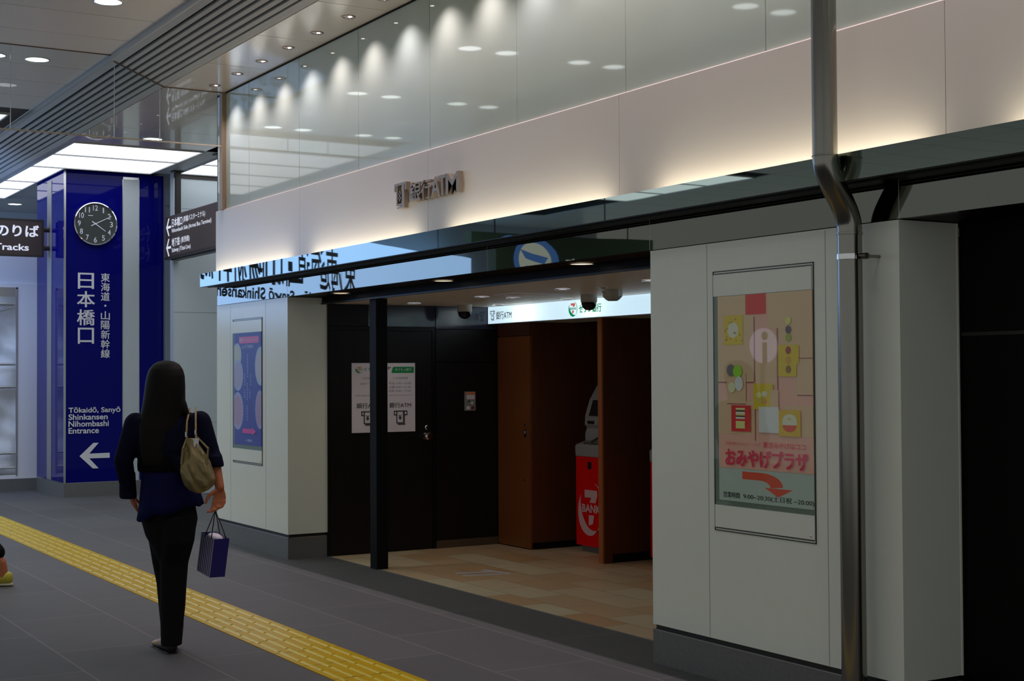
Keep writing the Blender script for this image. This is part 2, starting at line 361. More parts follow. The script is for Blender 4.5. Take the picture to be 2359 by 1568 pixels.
# sloping louver between the two ceilings
lv = MB(); p0, p1 = Vector((3.47, 0, 4.245)), Vector((3.925, 0, 4.062)); sl = (p1-p0); L = sl.length; sl.normalize(); nn = Vector((sl.z, 0, -sl.x))
def slope_bar(a, b, t, m, drop=0.):
    q = [p0+sl*a-nn*drop, p0+sl*b-nn*drop, p0+sl*b-nn*(t+drop), p0+sl*a-nn*(t+drop)]
    lv.prism([(v.x, v.z) for v in q], 'y', -4, 21.3, m)
slope_bar(0, L, .01, M_gap, .06); slope_bar(0, .055, .05, M_louv); slope_bar(L-.06, L, .05, M_louv)
for i in range(6):
    a = .075+i*(L-.135)/6; slope_bar(a+.008, a+.042, .035, M_louv)
lv.box(3.452, 3.472, -4, 21.3, 4.245, ZL+.01, M_louv)
struct('trim_2', lv, M_louv, 'sloping grey air louver running along between the two ceilings', 'louver')

# luminous ceiling panels
def lum(x0, x1, y0, y1, z, label, group):
    t = thing('luminous_panel', label, 'ceiling light', ((x0+x1)/2, (y0+y1)/2, z), group)
    f = MB(); w = .018
    f.box(x0, x1, y0, y0+w, z-.012, z+.03).box(x0, x1, y1-w, y1, z-.012, z+.03).box(x0, x0+w, y0+w, y1-w, z-.012, z+.03).box(x1-w, x1, y0+w, y1-w, z-.012, z+.03)
    f.build('frame', M_louv, t); MB().box(x0+w, x1-w, y0+w, y1-w, z, z+.02).build('diffuser', M_panel, t); return t
g = 'luminous panels of the far ceiling'
A = ((15.87, 16.83, 'nearest row'), (16.83, 17.92, 'second row'))
for y0, y1, n in A:
    lum(3.985, 5.475, y0, y1, ZC, 'wide white luminous ceiling panel left of the hanging sign, %s' % n, g)
    lum(5.76, 7.25, y0, min(y1, 17.72), ZC, 'white luminous ceiling panel behind the hanging sign poles, %s' % n, g)
for y0, y1, n in ((17.92, 19.4, 'beside its near edge'), (19.4, 20.25, 'beside its far edge'), (20.25, 21.37, 'farthest one')):
    lum(3.985, 4.41, y0, y1, ZC, 'white luminous ceiling panel left of the blue pillar, %s' % n, g)
for i in range(3): lum(-5, -2.2, 15.78+i*1.07, 15.78+(i+1)*1.07, ZL, 'luminous panel in the high ceiling far left, seen mirrored in the dark lip, %s row' % ('first', 'second', 'third')[i], 'luminous panels of the high ceiling')
for i in range(5):
    lum(1.08, 3.30, 15.78+i*1.07, 15.78+(i+1)*1.07, ZL, 'broad luminous panel in the high ceiling beyond the glass barrier, %s row' % ('first', 'second', 'third', 'fourth', 'fifth')[i], 'luminous panels of the high ceiling')

# round downlights of the hall
def downlight(x, y, z, r, m, label, group, ring=M_alu):
    t = thing('downlight', label, 'downlight', (x, y, z), group)
    MB().lathe((x, y, z), (0, 0, 1), [(r*1.12, .0), (r*1.12, -.004), (r, -.006), (r*.98, .0), (r*.97, .004)], 28).build('trim_ring', ring, t, smooth=True)
    MB().lathe((x, y, z-.001), (0, 0, 1), [(0, 0), (r*.985, 0), (r*.985, .004)], 28).build('lens', m, t); return t
d0 = None; cols = ('outer far', 'inner far', 'outer near', 'inner near')
for j, y in enumerate(MY):
    for i, x in enumerate(MX):
        lb = 'round high ceiling downlight, %s column from the louver, %s' % (('fourth', 'third', 'second', 'first')[i], ('fifth row before the glass barrier', 'fourth row before the glass barrier', 'third row before the glass barrier', 'second row before the glass barrier', 'first row before the glass barrier', 'first row beyond the glass barrier', 'second row beyond the glass barrier')[j])
        if d0 is None: d0 = downlight(x, y, ZL, .1, M_lamp, lb, 'round downlights of the concourse ceiling')
        else: dup(d0, (x-MX[0], y-MY[0], 0), lb)
downlight(4.69, 15.28, ZC, .1, M_lamp, 'round downlight before the luminous panels, seen under the glass barrier edge', 'round downlights of the far passage')
downlight(4.69, 22.06, ZC, .1, M_lamp, 'round downlight far away above the brown track sign', 'round downlights of the far passage')
# small spotlights
s0 = None; ords = ['first', 'second', 'third', 'fourth', 'fifth', 'sixth', 'seventh', 'eighth', 'ninth', 'tenth', 'eleventh', 'twelfth', '13th', '14th', '15th', '16th', '17th', '18th', '19th', '20th']
for i, y in enumerate(SPOTY):
    lb = 'small recessed spotlight in the ceiling strip, %s from the glass barrier' % ords[i]
    if s0 is None:
        s0 = thing('spotlight', lb, 'spotlight', (4.295, y, ZC), 'small spotlights along the upper glass')
        c = (4.295, y, ZC)
        MB().lathe(c, (0, 0, 1), [(.052, .0), (.052, -.004), (.043, -.005), (.04, .006)], 24).build('trim_ring', mat('coppery_ring', (.35, .25, .22), .3, 1.), s0, smooth=True)
        MB().lathe(c, (0, 0, 1), [(.041, -.001), (.03, .005), (0, .006)], 24).build('reflector', M_chrome, s0, smooth=True)
        MB().lathe((c[0]+.012, c[1], ZC-.001), (0, 0, 1), [(0, -.001), (.014, -.001), (.014, .003)], 16).build('bulb', glow('spot_bulb', (1, .95, .92), 6), s0)
    else: dup(s0, (0, y-SPOTY[0], 0), lb)

# glass smoke barrier
YG = 12.45; gb = thing('smoke_barrier', 'clear hanging glass smoke barrier across the ceiling', 'glass barrier', (3.4, YG, 3.567))
def ztop(x): return ZL if x < 3.46 else 4.245-(x-3.47)*(4.245-4.062)/.455 if x < 3.925 else ZC
for a, b in ((-1.0, .4), (.4, 1.72), (1.72, 2.608), (2.612, 3.48), (3.484, 3.883), (3.887, 4.475)):
    mb = MB(); xs = [a]+[x for x in (3.459, 3.471, 3.925) if a < x < b]+[b]
    pr = [(a, 3.575)]+[(b, 3.575)]+[(x, ztop(x)-.004) for x in reversed(xs)]
    mb.add([(x, YG, z) for x, z in pr], [tuple(range(len(pr)))]); mb.build('pane', M_glass, gb)
rb = MB().box(-1, 4.46, YG-.008, YG+.008, 3.566, 3.578); rb.build('bottom_rail', mat('beige_metal', S(190, 178, 160), .35, .4), gb)
for x in (2.61, 3.482, 3.885): MB().box(x-.0025, x+.0025, YG-.004, YG+.004, 3.578, ztop(x)-.004).build('joint', M_pale, gb)
tp = MB(); tp.box(-1, 3.455, YG-.008, YG+.008, ZL-.006, ZL); tp.box(3.935, 4.475, YG-.008, YG+.008, ZC-.006, ZC)
tp.prism([(3.475, 4.243), (3.93, 4.06), (3.93, 4.052), (3.475, 4.235)], 'y', YG-.01, YG+.01); tp.build('top_channel', mat('rust_channel', S(96, 74, 58), .5), gb)

# ------------------------------------------------------------------ facade: upper glass, fascia, lip, lintel
Ye = 12.65
ug = MB(); ug.box(4.497, 4.51, -4, Ye, 2.4, ZC+.05, M_gap)
jy = [5.12+1.1225*i for i in range(-8, 7)]+[Ye]
for a, b in zip(jy, jy[1:]): ug.box(4.49, 4.496, a+.0035, b-.0035, 2.98, ZC, M_upper)
ug.box(4.485, 4.49, -4, Ye, ZC-.012, ZC, M_gap)
struct('wall_upper', ug, M_upper, 'pale green back-painted glass wall above the white fascia', 'wall')
fa = MB(); fy = [-4, -.5, 1.76, 4.02, 6.28, 8.48, 10.68, Ye]
for a, b in zip(fy, fy[1:]):
    fa.box(4.47, 4.488, a+.002, b-.002, 2.325, 2.994, M_fascia)
fa.box(4.478, 4.49, -4, Ye, 2.325, 2.99, M_grey)
fa.prism([(4.470, 2.991), (4.4705, 2.9935), (4.4775, 3.0005), (4.489, 3.0005), (4.489, 2.991)], 'y', -4, Ye, mat('fascia_edge', S(240, 225, 220), .3))
struct('wall_fascia', fa, M_fascia, 'long white glass fascia band carrying the bank letters', 'fascia')
struct('trim_3', MB().box(4.452, 4.489, 12.43, 12.50, 3.0, ZC), mat('bronze_channel', S(150, 128, 104), .4, .3), 'vertical bronze edge channel where the glass barrier meets the facade', 'channel')
lp = MB(); lp.box(4.32, 4.334, -4, Ye, 2.303, 2.421, M_mirror); lp.box(4.334, XP+.02, -4, Ye, 2.303, 2.318, M_black); lp.box(4.3215, 4.334, -4, Ye, 2.2985, 2.303, M_black)
lp.box(4.392, 4.41, -4, Ye, 2.2985, 2.303, M_reveal)
struct('trim_4', lp, M_mirror, 'dark mirrored glass lip running under the white fascia', 'canopy lip')
ln = MB(); jl = [-4, .5, 4.29, 6.03, 7.72, 9.9, 10.97, Ye]
for a, b in zip(jl, jl[1:]): ln.box(XP, XP+.016, a+.002, b-.002, ZH, 2.303, M_mirror2)
for y in jl[1:-1]: ln.box(XP+.001, XP+.017, y-.004, y+.004, ZH, 2.303, M_alu)
ln.box(XP+.017, XP+.05, -4, Ye, ZH, 2.32, M_black)
struct('wall_lintel', ln, M_mirror2, 'dark mirrored glass lintel over the bay opening', 'lintel')

# ------------------------------------------------------------------ pillars
def pillar(name, y0, y1, seams, label):
    mb = MB(); mb.box(XP, 4.83, y0, y1, .201, ZH-.004, M_white)
    mb.box(XP+.012, 4.82, y0+.012, y1-.012, .17, .205, M_reveal)
    for y in seams: mb.box(XP-.0006, XP+.01, y-.0015, y+.0015, .205, ZH-.01, M_grey)
    o = struct(name, mb, M_white, label, 'pillar')
    b = MB(); b.box(XP, 4.826, y0, y1, 0, .172, M_plinth); b.box(XP-.001, XP+.006, y0-.001, y1, .172, .177, M_alu); b.box(XP, 4.826, y0-.001, y0+.006, .172, .177, M_alu)
    b.box(XP+.006, 4.826, y0+.006, y1, .17, .176, M_plinth)
    b.build('plinth', M_plinth, o); return o
pr_ = pillar('wall_pillar_right', 4.291, 6.025, (5.56, 4.73), 'white clad wall pier with the sweets poster, right of the bay')
MB().box(4.826, 4.836, 4.289, 4.30, .2, ZH-.004).build('edge_trim', M_white, pr_)
pillar('wall_pillar_left', 10.966, 12.655, (12.3, 11.45), 'white clad wall pier with the blue poster, left of the bay')
# dark recess to the right of the pier
M_void = mat('near_black', (.002, .002, .002), .5, spec=.1)
dk = MB(); dk.box(4.845, 4.9, -4, 4.29, 0, 2.3, M_void); dk.box(4.842, 4.845, -4, 4.285, 1.65, 1.665, M_reveal); dk.box(XP+.05, 4.845, -4, 4.29, ZH, ZH+.05, M_void)  # near-black wall stands in for the black doorway
struct('wall_right', dk, M_void, 'near-black wall standing in the doorway recess right of the white pier', 'wall')
# block behind the facade (end wall, roof above the bay)
bl = MB(); bl.box(4.84, 12, 12.55, 12.65, 0, ZC+.03, M_white); bl.box(4.51, 12, -4, 12.6, 2.35, 2.4, M_gap); bl.box(4.51, 4.6, 12.5, 12.64, 2.3, ZC, M_white)
struct('wall_end', bl, M_white, 'end wall of the facade block', 'wall')

# ------------------------------------------------------------------ bay (alcove) shell
al = MB(); YD = 10.95
al.box(4.83, 8, YD+.03, YD+.2, 0, 2.3, M_dark)
al.box(5.842, 6.46, YD, YD+.03, .068, 1.598, M_dark); al.box(5.842, 6.46, YD, YD+.03, 1.606, 1.885, M_dark); al.box(5.842, 6.46, YD, YD+.03, 1.89, ZA, M_darkblue)
al.box(5.20, 5.834, YD, YD+.03, 1.905, ZA, M_darkblue); al.box(4.83, 5.196, YD, YD+.03, 1.905, ZA+.05, M_dark); al.box(5.834, 5.842, YD+.012, YD+.03, 0, ZA, M_gap)
struct('wall_left', al, M_dark, 'dark laminate side wall of the bay above and beside the door', 'wall')
MB().box(5.842, 6.455, YD-.008, YD+.02, 0, .066).build('baseboard_left', mat('bronze_base', S(92, 78, 62), .4), kind='structure', label='low bronze baseboard right of the dark door', cat='baseboard')
dr = thing('door_1', 'dark closed service door in the bay side wall', 'door', (5.33, YD, 0), kind='structure')
f = MB(); f.box(4.83, 5.834, YD, YD+.02, 1.868, 1.9).box(5.806, 5.834, YD, YD+.02, 0, 1.868).box(4.83, 4.85, YD, YD+.02, 0, 1.868); f.build('door_frame', M_black, dr)
leaf = MB().box(4.852, 5.803, YD+.006, YD+.03, .004, 1.865).build('door_leaf', M_dark, dr)
h = MB(); h.lathe((5.75, YD+.006, .968), (0, -1, 0), [(.036, 0), (.036, .006), (.02, .008), (.018, .035), (.03, .04), (.034, .055), (.026, .066), (0, .068)], 24); h.build('door_knob', M_chrome, dr, smooth=True)
h = MB(); h.lathe((5.752, YD+.006, 1.042), (0, -1, 0), [(.02, 0), (.02, .006), (.014, .012), (0, .013)], 20); h.build('lock_cylinder', M_chrome, dr, smooth=True)
struct('wall_back', MB().box(7.61, 7.7, 4.3, 11, 0, 2.3).box(4.92, 7.7, 4.3, 4.4, 0, ZA), M_woodd, 'brown back wall of the machine booths', 'wall')
ac = MB(); ac.box(4.80, 8, 4.3, YD+.05, ZA, ZA+.03, M_acer); ac.box(4.785, 4.80, 4.3, YD+.03, ZA, ZH+.01, M_void); ac.box(4.775, 4.80, 4.3, YD+.03, ZA-.008, ZA+.004, M_black)
struct('ceiling_inner', ac, M_acer, 'beige low ceiling inside the bay', 'ceiling')
struct('trim_5', MB().box(XP+.05, 4.79, 4.3, 12.5, ZH, ZH+.04), M_void, 'black soffit behind the lintel with warm downlights', 'soffit')
# post
pt = MB(); pt.box(4.82, 4.918, 10.012, 10.13, 0, ZH); struct('trim_6', pt, mat('dark_bronze_post', S(20, 20, 22), .5, spec=.12), 'square dark metal post standing in the bay opening', 'post', bevel=.004)
# header and bay downlights
for i, (y, n) in enumerate(((6.93, 'beside the right pier'), (8.62, 'between post and right pier'), (10.31, 'left of the dark post'))):
    downlight(4.66, y, ZH-.001, .075, M_lampw, 'warm round downlight in the black soffit, %s' % n, 'warm downlights of the soffit', M_black)
    lamp('soffit_lamp', 'SPOT', (4.66, y, ZH-.02), P_HEAD, (1, .8, .55), DOWN, spot_size=math.radians(110), spot_blend=.8, shadow_soft_size=.06)
for x, y, n in ((5.46, 8.36, 'beside the square hatch'), (5.45, 9.47, 'on the hatch left side'), (5.73, 9.48, 'nearest behind the left dome camera'), (5.44, 10.58, 'by the dark side wall'), (6.2, 10.5, 'above the cash machine sign end'), (6.2, 9.45, 'before the cash machine sign middle'), (5.45, 7.33, 'close to the right pier')):
    downlight(x, y, ZA-.001, .055, M_lampc, 'small pale downlight in the bay ceiling, %s' % n, 'small downlights of the bay')
for x, y in ((5.46, 8.36), (5.45, 9.8), (5.45, 7.0), (6.1, 9.9), (5.44, 10.45)):
    lamp('bay_lamp', 'SPOT', (x, y, ZA-.02), P_ALC*(2.1 if y > 10 else 1), (1, .86, .7), DOWN, spot_size=math.radians(130), spot_blend=.9, shadow_soft_size=.05)
ht = thing('access_hatch', 'square access hatch with glint-painted edges in the bay ceiling', 'hatch', (5.59, 9.02, ZA))
x0, x1, y0, y1 = 5.395, 5.80, 8.85, 9.21; e = MB()
for a in (0, .026):
    e.box(x0+a, x1-a, y0+a, y0+a+.012, ZA-.004, ZA+.002).box(x0+a, x1-a, y1-a-.012, y1-a, ZA-.004, ZA+.002).box(x0+a, x0+a+.012, y0+a+.007, y1-a-.007, ZA-.004, ZA+.002).box(x1-a-.012, x1-a, y0+a+.007, y1-a-.007, ZA-.004, ZA+.002)
e.build('edge_frame', mat('painted_edge_glint', S(248, 246, 252), .3), ht); MB().box(x0+.03, x1-.03, y0+.03, y1-.03, ZA-.002, ZA+.002).build('hatch_lid', M_acer, ht)  # reflected sign light painted on the edges as near-white
def dome(x, y, label):
    t = thing('dome_camera', label, 'security camera', (x, y, ZA), 'dome cameras of the bay')
    MB().lathe((x, y, ZA), (0, 0, -1), [(.062, 0), (.062, .055), (.058, .06)], 28).build('housing', M_cam, t, smooth=True)
    MB().lathe((x, y, ZA-.058), (0, 0, -1), [(.058, 0), (.056, .02), (.046, .042), (.027, .058), (0, .063)], 28).build('dome_cover', M_dome, t, smooth=True)
dome(5.96, 10.65, 'dome camera hanging left of the lit cash machine sign'); dome(6.02, 8.86, 'dome camera hanging in front of the green bank name')
sd = thing('smoke_detector', 'beige octagonal detector on the bay ceiling right of the dome camera', 'detector', (5.82, 8.27, ZA))
MB().lathe((5.82, 8.27, ZA), (0, 0, -1), [(.07, 0), (.07, .05), (.045, .075), (0, .076)], 8).build('detector_body', M_cam, sd); MB().lathe((5.82, 8.27, ZA-.074), (0, 0, -1), [(.04, 0), (.036, .006), (0, .007)], 12).build('sensor_grille', M_brown, sd)
MB().lathe((5.60, 8.07, ZA), (0, 0, -1), [(.03, 0), (.03, .006), (.008, .01), (.008, .03), (.016, .034), (0, .036)], 16).build('sprinkler', M_chrome, smooth=True, label='tiny chrome sprinkler head beside the octagonal detector', cat='sprinkler')
# call panel
cp = thing('call_panel', 'small grey call panel with red top on the dark wall', 'intercom', (6.17, YD, 1.18))
MB().box(6.118, 6.222, YD-.022, YD, 1.178, 1.345).build('panel_body', M_atm, cp, bevel=.003)
a = MB(); F = Flat((6.118, YD-.0225, 1.178), (1, 0, 0), (0, 0, 1)); F.rect(a, .008, .143, .096, .162, flat(235, 90, 50)); F.rect(a, .012, .1, .092, .138, M_paper); F.ell(a, .036, .082, .008, .008, M_atmd); F.rect(a, .01, .012, .045, .04, M_paper); a.build('panel_print', None, cp)
MB().lathe((6.185, YD-.022, 1.245), (0, -1, 0), [(.014, 0), (.014, .006), (0, .008)], 16).build('push_button', M_cap, cp); MB().lathe((6.19, YD-.022, 1.203), (0, -1, 0), [(.013, 0), (.012, .008), (0, .011)], 16).build('red_button', mat('dark_red', S(130, 40, 50), .3), cp)

# notices on the door
def notice(x0, x1, kind):
    lb = {'l': 'white bank notice on the dark door with a red numeral logo, left one', 'r': 'white bank notice on the dark door with a green name box, right one'}[kind]
    t = thing('bank_notice', lb, 'notice', ((x0+x1)/2, YD-.001, 1.012)); w, hh = x1-x0, .583; y = YD-.003
    MB().box(x0, x1, y, YD+.006, 1.012, 1.595).build('sheet', M_paper, t)
    a = MB(); F = Flat((x0, y, 1.012), (1, 0, 0), (0, 0, 1)); ink = flat(40, 40, 48, .8); gr = flat(120, 110, 135, 1.2); green = flat(0, 110, 60, 2)
    if kind == 'l':
        seven_logo(F, a, w*.12, hh*.86, w*.2, hh*.09, flat(235, 90, 40), green, green); F.text(a, 'セブン銀行', w*.38, hh*.885, w*.9, hh*.935, green, .012)
        F.text(a, 'ご利用時間', w*.3, hh*.765, w*.72, hh*.795, gr); F.text(a, '6:00〜24:00', w*.26, hh*.69, w*.78, hh*.715, gr)
    else:
        F.text(a, 'JP', w*.02, hh*.89, w*.19, hh*.945, ink, .01); F.poly(a, [(w*.21, hh*.855), (w*.96, hh*.855), (w*.96, hh*.945), (w*.28, hh*.945), (w*.25, hh*.93)], green); F.text(a, 'ゆうちょ銀行', w*.34, hh*.885, w*.87, hh*.925, M_paper)
        F.text(a, 'ご利用時間', w*.25, hh*.765, w*.75, hh*.795, gr)
        for i, s in enumerate(('平日 7:00〜23:00', '土曜 9:00〜21:00', '日祝 9:00〜19:00')): F.text(a, s, w*.12, hh*(.69-.055*i), w*.86, hh*(.72-.055*i), gr)
    a.build('heading', None, t); a = MB(); F.text(a, 'ご利用時間・取扱内容は変更する場合があります', w*.08, hh*.525, w*.92, hh*.54, gr)
    F.text(a, '銀行ATM', w*.14, hh*.35, w*.86, hh*.425, ink, .004); a.build('lettering', None, t); a = MB(); atm_icon(F, a, w*.3, hh*.11, w*.42, hh*.19, ink); a.build('note_symbol', None, t)
notice(5.047, 5.335, 'l'); notice(5.352, 5.637, 'r')

# ------------------------------------------------------------------ cash machine booths
cb = thing('storage_cabinet', 'tall brown wooden cabinet with locks left of the cash machine', 'cabinet', (6.6, 10.67, 0))
MB().box(6.47, 7.6, 10.39, 10.94, .06, 1.937).build('carcass', M_woodd, cb); MB().box(6.53, 7.6, 10.42, 10.94, 0, .06).build('plinth', M_black, cb)
cd = MB().box(6.452, 6.47, 10.40, 10.935, .01, 1.82).build('cabinet_door', M_wood, cb)
MB().box(6.452, 6.47, 10.40, 10.935, 1.83, 1.937).build('top_panel', M_woodd, cb)
MB().lathe((6.452, 10.474, 1.062), (-1, 0, 0), [(.014, 0), (.014, .006), (0, .007)], 16).build('lock_cylinder', M_chrome, cd)
h = MB(); h.box(6.448, 6.452, 10.457, 10.495, .955, 1.02, M_atmd); h.box(6.436, 6.45, 10.465, 10.487, .985, 1.012, M_chrome); h.build('latch_handle', M_chrome, cd, bevel=.002)
MB().lathe((6.452, 10.476, .59), (-1, 0, 0), [(.011, 0), (.011, .006), (0, .007)], 16).build('key_lock', M_chrome, cd)
def partition(y0, y1, label):
    t = thing('booth_partition', label, 'partition', (7.0, (y0+y1)/2, 0), 'wooden booth partitions')
    MB().box(6.47, 7.6, y0, y1, .07, 1.937).build('board', M_woodd, t); MB().box(6.455, 6.47, y0, y1, 0, 1.937).build('front_edge', M_edge, t)
    MB().box(6.55, 7.6, y0+.008, y1-.008, 0, .07).build('plinth', M_black, t); MB().box(6.47, 6.55, y0, y1, 0, .07).build('foot', M_woodd, t)
partition(9.33, 9.385, 'brown booth partition right of the visible red cash machine')
partition(8.28, 8.335, 'brown booth partition hidden behind the right pier')
def machine(yc, label):
    t = thing('cash_machine', label, 'cash machine', (7.0, yc, 0), 'red cash machines'); a, b = yc-.27, yc+.27
    MB().box(6.80, 7.45, a+.02, b-.02, 0, .055).build('base', M_plinth, t)
    rp = MB().box(6.75, 7.5, a, b, .055, .80).build('red_cabinet', M_red, t, bevel=.006)
    MB().box(6.746, 6.752, yc+.035, yc+.085, .70, .76).build('sensor_window', M_atmd, rp)
    q = MB(); F = Flat((6.7495, b, .055), (0, -1, 0), (0, 0, 1)); lt = flat(210, 175, 178, 1.1); seven_logo(F, q, .06, .11, .33, .40, lt, lt, lt); q.build('logo', None, rp)
    MB().prism([(6.75, .80), (6.745, .885), (6.76, .90), (6.87, .935), (7.5, .935), (7.5, .80)], 'y', a-.005, b+.005).build('console', M_atm, t, bevel=.006)
    q = MB(); q.box(6.77, 6.82, yc-.02, yc+.18, .90, .922, M_alu); q.box(6.77, 6.82, yc-.18, yc-.07, .90, .922, M_atmd); q.build('keypad_tray', M_alu, t)
    MB().prism([(6.83, .925), (6.83, .99), (6.85, 1.04), (6.825, 1.06), (6.83, 1.14), (6.875, 1.27), (6.95, 1.39), (7.03, 1.45), (7.5, 1.45), (7.5, .925)], 'y', a+.02, b-.02).build('upper_housing', M_atm, t, bevel=.012)
    MB().prism([(6.824, 1.14), (6.87, 1.272), (6.89, 1.268), (6.845, 1.135)], 'y', a+.07, b-.09).build('screen', M_atmd, t)
    MB().box(6.818, 6.84, yc+.10, yc+.19, 1.072, 1.098).build('card_slot', M_atmd, t)
    MB().tube([(6.77, yc+.06, .925), (6.80, yc+.02, .955), (6.84, yc-.1, .99)], .009, 10).build('handset_arm', M_atmd, t, smooth=True)
machine(9.88, 'red and grey cash machine between the cabinet and the partition'); machine(8.83, 'red cash machine half hidden behind the right white pier')
# lit sign above the machines: thin translucent face with lamps inside
sg = thing('machine_sign', 'long white backlit sign above the machines with bank name and symbol', 'sign', (6.6, 8.0, 1.937)); XS = 6.358
bx = MB(); bx.box(XS+.004, 6.9, 4.4, 10.94, 2.078, ZA-.001).box(XS+.004, 6.9, 4.4, 10.94, 1.937, 1.945).box(6.55, 6.6, 4.4, 10.94, 1.945, 2.078).box(XS+.004, 6.55, 10.93, 10.94, 1.945, 2.078); bx.build('sign_box', M_white, sg)
mt = bpy.data.materials.new('opal_face'); mt.use_nodes = True; nt = mt.node_tree; nt.nodes.clear(); out = nt.nodes.new('ShaderNodeOutputMaterial'); tl = nt.nodes.new('ShaderNodeBsdfTranslucent'); em = nt.nodes.new('ShaderNodeEmission'); ad = nt.nodes.new('ShaderNodeAddShader')
tl.inputs[0].default_value = (.85, .92, 1, 1); em.inputs[0].default_value = (.60, .76, .95, 1); em.inputs[1].default_value = .62
nt.links.new(tl.outputs[0], ad.inputs[0]); nt.links.new(em.outputs[0], ad.inputs[1]); nt.links.new(ad.outputs[0], out.inputs[0])
MB().add([(XS, 10.94, 1.937), (XS, 4.4, 1.937), (XS, 4.4, 2.085), (XS, 10.94, 2.085)], [(0, 1, 2, 3)]).build('opal_face', mt, sg)
for y, z, e in ((10.33, 2.0, .34), (9.33, 1.975, .16), (7.6, 2.0, .2), (6.3, 2.0, .2)): lamp('sign_lamp', 'POINT', (XS+.10, y, z), e, (1, .95, .92), shadow_soft_size=.02)
a = MB(); F = Flat((XS-.001, 10.94, 1.937), (0, -1, 0), (0, 0, 1)); ink = mat('sign_ink', S(70, 80, 95, .5), .5); gn = mat('sign_green', (.0, .30, .10), .5, emit=(0, .35, .12), estr=.5); rd = mat('sign_red', (.7, .12, .08), .5, emit=(.8, .2, .15), estr=.5)
atm_icon(F, a, .042, .032, .078, .078, ink); F.text(a, '銀行ATM', .145, .034, .405, .104, ink, .008); a.build('bank_lettering', None, sg); a = MB()
seven_logo(F, a, 1.30, .022, .115, .112, rd, gn, gn); F.text(a, 'セブン銀行', 1.445, .04, 1.755, .108, gn, .022); a.build('logo_lettering', None, sg)
# tape marks on the tile floor
for (p, q, w, lb) in (((5.235, 9.51), (5.50, 9.43), .05, 'pale tape mark on the tan floor, upper of two parallel'), ((5.215, 9.36), (5.50, 9.29), .045, 'pale tape mark on the tan floor, lower of two parallel'), ((5.50, 9.56), (5.565, 9.26), .04, 'pale tape mark on the tan floor, turned crosswise')):
    p, q = Vector((*p, 0)), Vector((*q, 0)); d = (q-p).normalized(); n = Vector((-d.y, d.x, 0))*w/2; mb = MB()
    mb.prism([((p+n).x, (p+n).y), ((p-n).x, (p-n).y), ((q-n).x, (q-n).y), ((q+n).x, (q+n).y)], 'z', 0, .0015); mb.build('tape_mark', mat('pale_tape', S(205, 205, 222), .4), label=lb, cat='floor tape', group='tape marks on the bay floor')

# ------------------------------------------------------------------ poster cases
def case(y0, y1, label, cat='poster case'):
    """y0 far (left in view), y1 near; frame flush in the pier front"""
    t = thing('poster_case', label, cat, (XP, (y0+y1)/2, .73)); z0, z1 = .731, 1.993
    f = MB(); e = .004; x = XP-.004
    for k in (0, .012): f.box(x, XP+.002, y1+k, y0-k, z1-e-k, z1-k).box(x, XP+.002, y1+k, y0-k, z0+k, z0+k+e)
    f.box(x, XP+.002, y1, y1+e, z0, z1).box(x, XP+.002, y0-e, y0, z0, z1); f.build('case_frame', mat('frame_line', S(60, 60, 58), .3, .6), t)
    MB().box(XP-.006, XP, y1+.012, y0-.006, 1.87, 1.975).build('header_panel', M_white, t); MB().box(XP-.006, XP, y1+.006, y0-.006, .749, .857).build('footer_panel', M_white, t)
    b = MB(); b.box(XP-.0015, XP-.0005, y1+.006, y0-.006, .857, 1.87, mat('case_back', S(120, 135, 122), .5)); b.build('back_panel', None, t)
    MB().add([(XP-.012, y0-.004, .857), (XP-.012, y1+.004, .857), (XP-.012, y1+.004, 1.87), (XP-.012, y0-.004, 1.87)], [(0, 1, 2, 3)]).build('glass_pane', M_case, t)
    MB().lathe((XP-.006, y1+.03, .765), (-1, 0, 0), [(.006, 0), (.006, .003), (0, .004)], 14).build('key_lock', M_chrome, t)
    return t
case(5.512, 4.803, 'large flush display case on the right white pier'); case(12.232, 11.522, 'flush display case on the left white pier behind the woman')
def sheet(y0, y1, z0, z1, label, base):
    t = thing('advert_poster', label, 'poster', (XP-.002, (y0+y1)/2, z0)); MB().box(XP-.004, XP-.0016, y1, y0, z0, z1).build('sheet', base, t)
    return t, Flat((XP-.004, y0, z0), (0, -(y0-y1), 0), (0, 0, z1-z0), .0004)
C = lambda *a: flat(*a)
t, F = sheet(5.475, 4.812, 1.04, 1.868, 'pink and yellow sweets poster with big red lettering and arrow', mat('poster_pink', S(196, 150, 134, 1.9), .5))
a = MB(); pe = C(190, 156, 124, 2.0); pk = C(178, 120, 116, 1.9); ye = C(214, 160, 10, 2.); rd = C(178, 32, 26, 2.2); dkp = C(140, 70, 66, 1.5); wh = M_paper2; cr = C(200, 200, 165, 2)
# the photo's poster runs v=.225..1 above a white strip with arrow and hours
for r in ((0, .73, .40, 1), (.55, .80, 1, 1), (.66, .56, .86, .80), (.86, .63, 1, .84), (0, .50, .40, .78), (.42, .48, .64, .79), (.84, .43, 1, .66), (0, .20, .41, .395), (.72, .20, 1, .37), (.10, .375, .31, .52)): F.rect(a, *r, pe)
for r in ((.31, .385, .315, .55), (.40, .50, .41, .87), (.645, .45, .655, .80), (0, .494, .10, .50), (.31, .494, .40, .50), (.845, .425, 1, .43), (.10, .370, .31, .375), (.87, .627, 1, .632), (.405, .165, .412, .39)): F.rect(a, *r, dkp)
F.rect(a, .315, .885, .53, 1, rd); F.rect(a, .07, .715, .285, .885, ye); F.ell(a, .175, .80, .06, .045, cr)
for i in range(16): F.ell(a, .08+.2*random.random(), .73+.14*random.random(), .007, .004, C(150, 90, 20, 1.6), 8)
F.rect(a, .66, .53, .845, .705, ye); F.rect(a, .82, .60, .87, .705, ye)
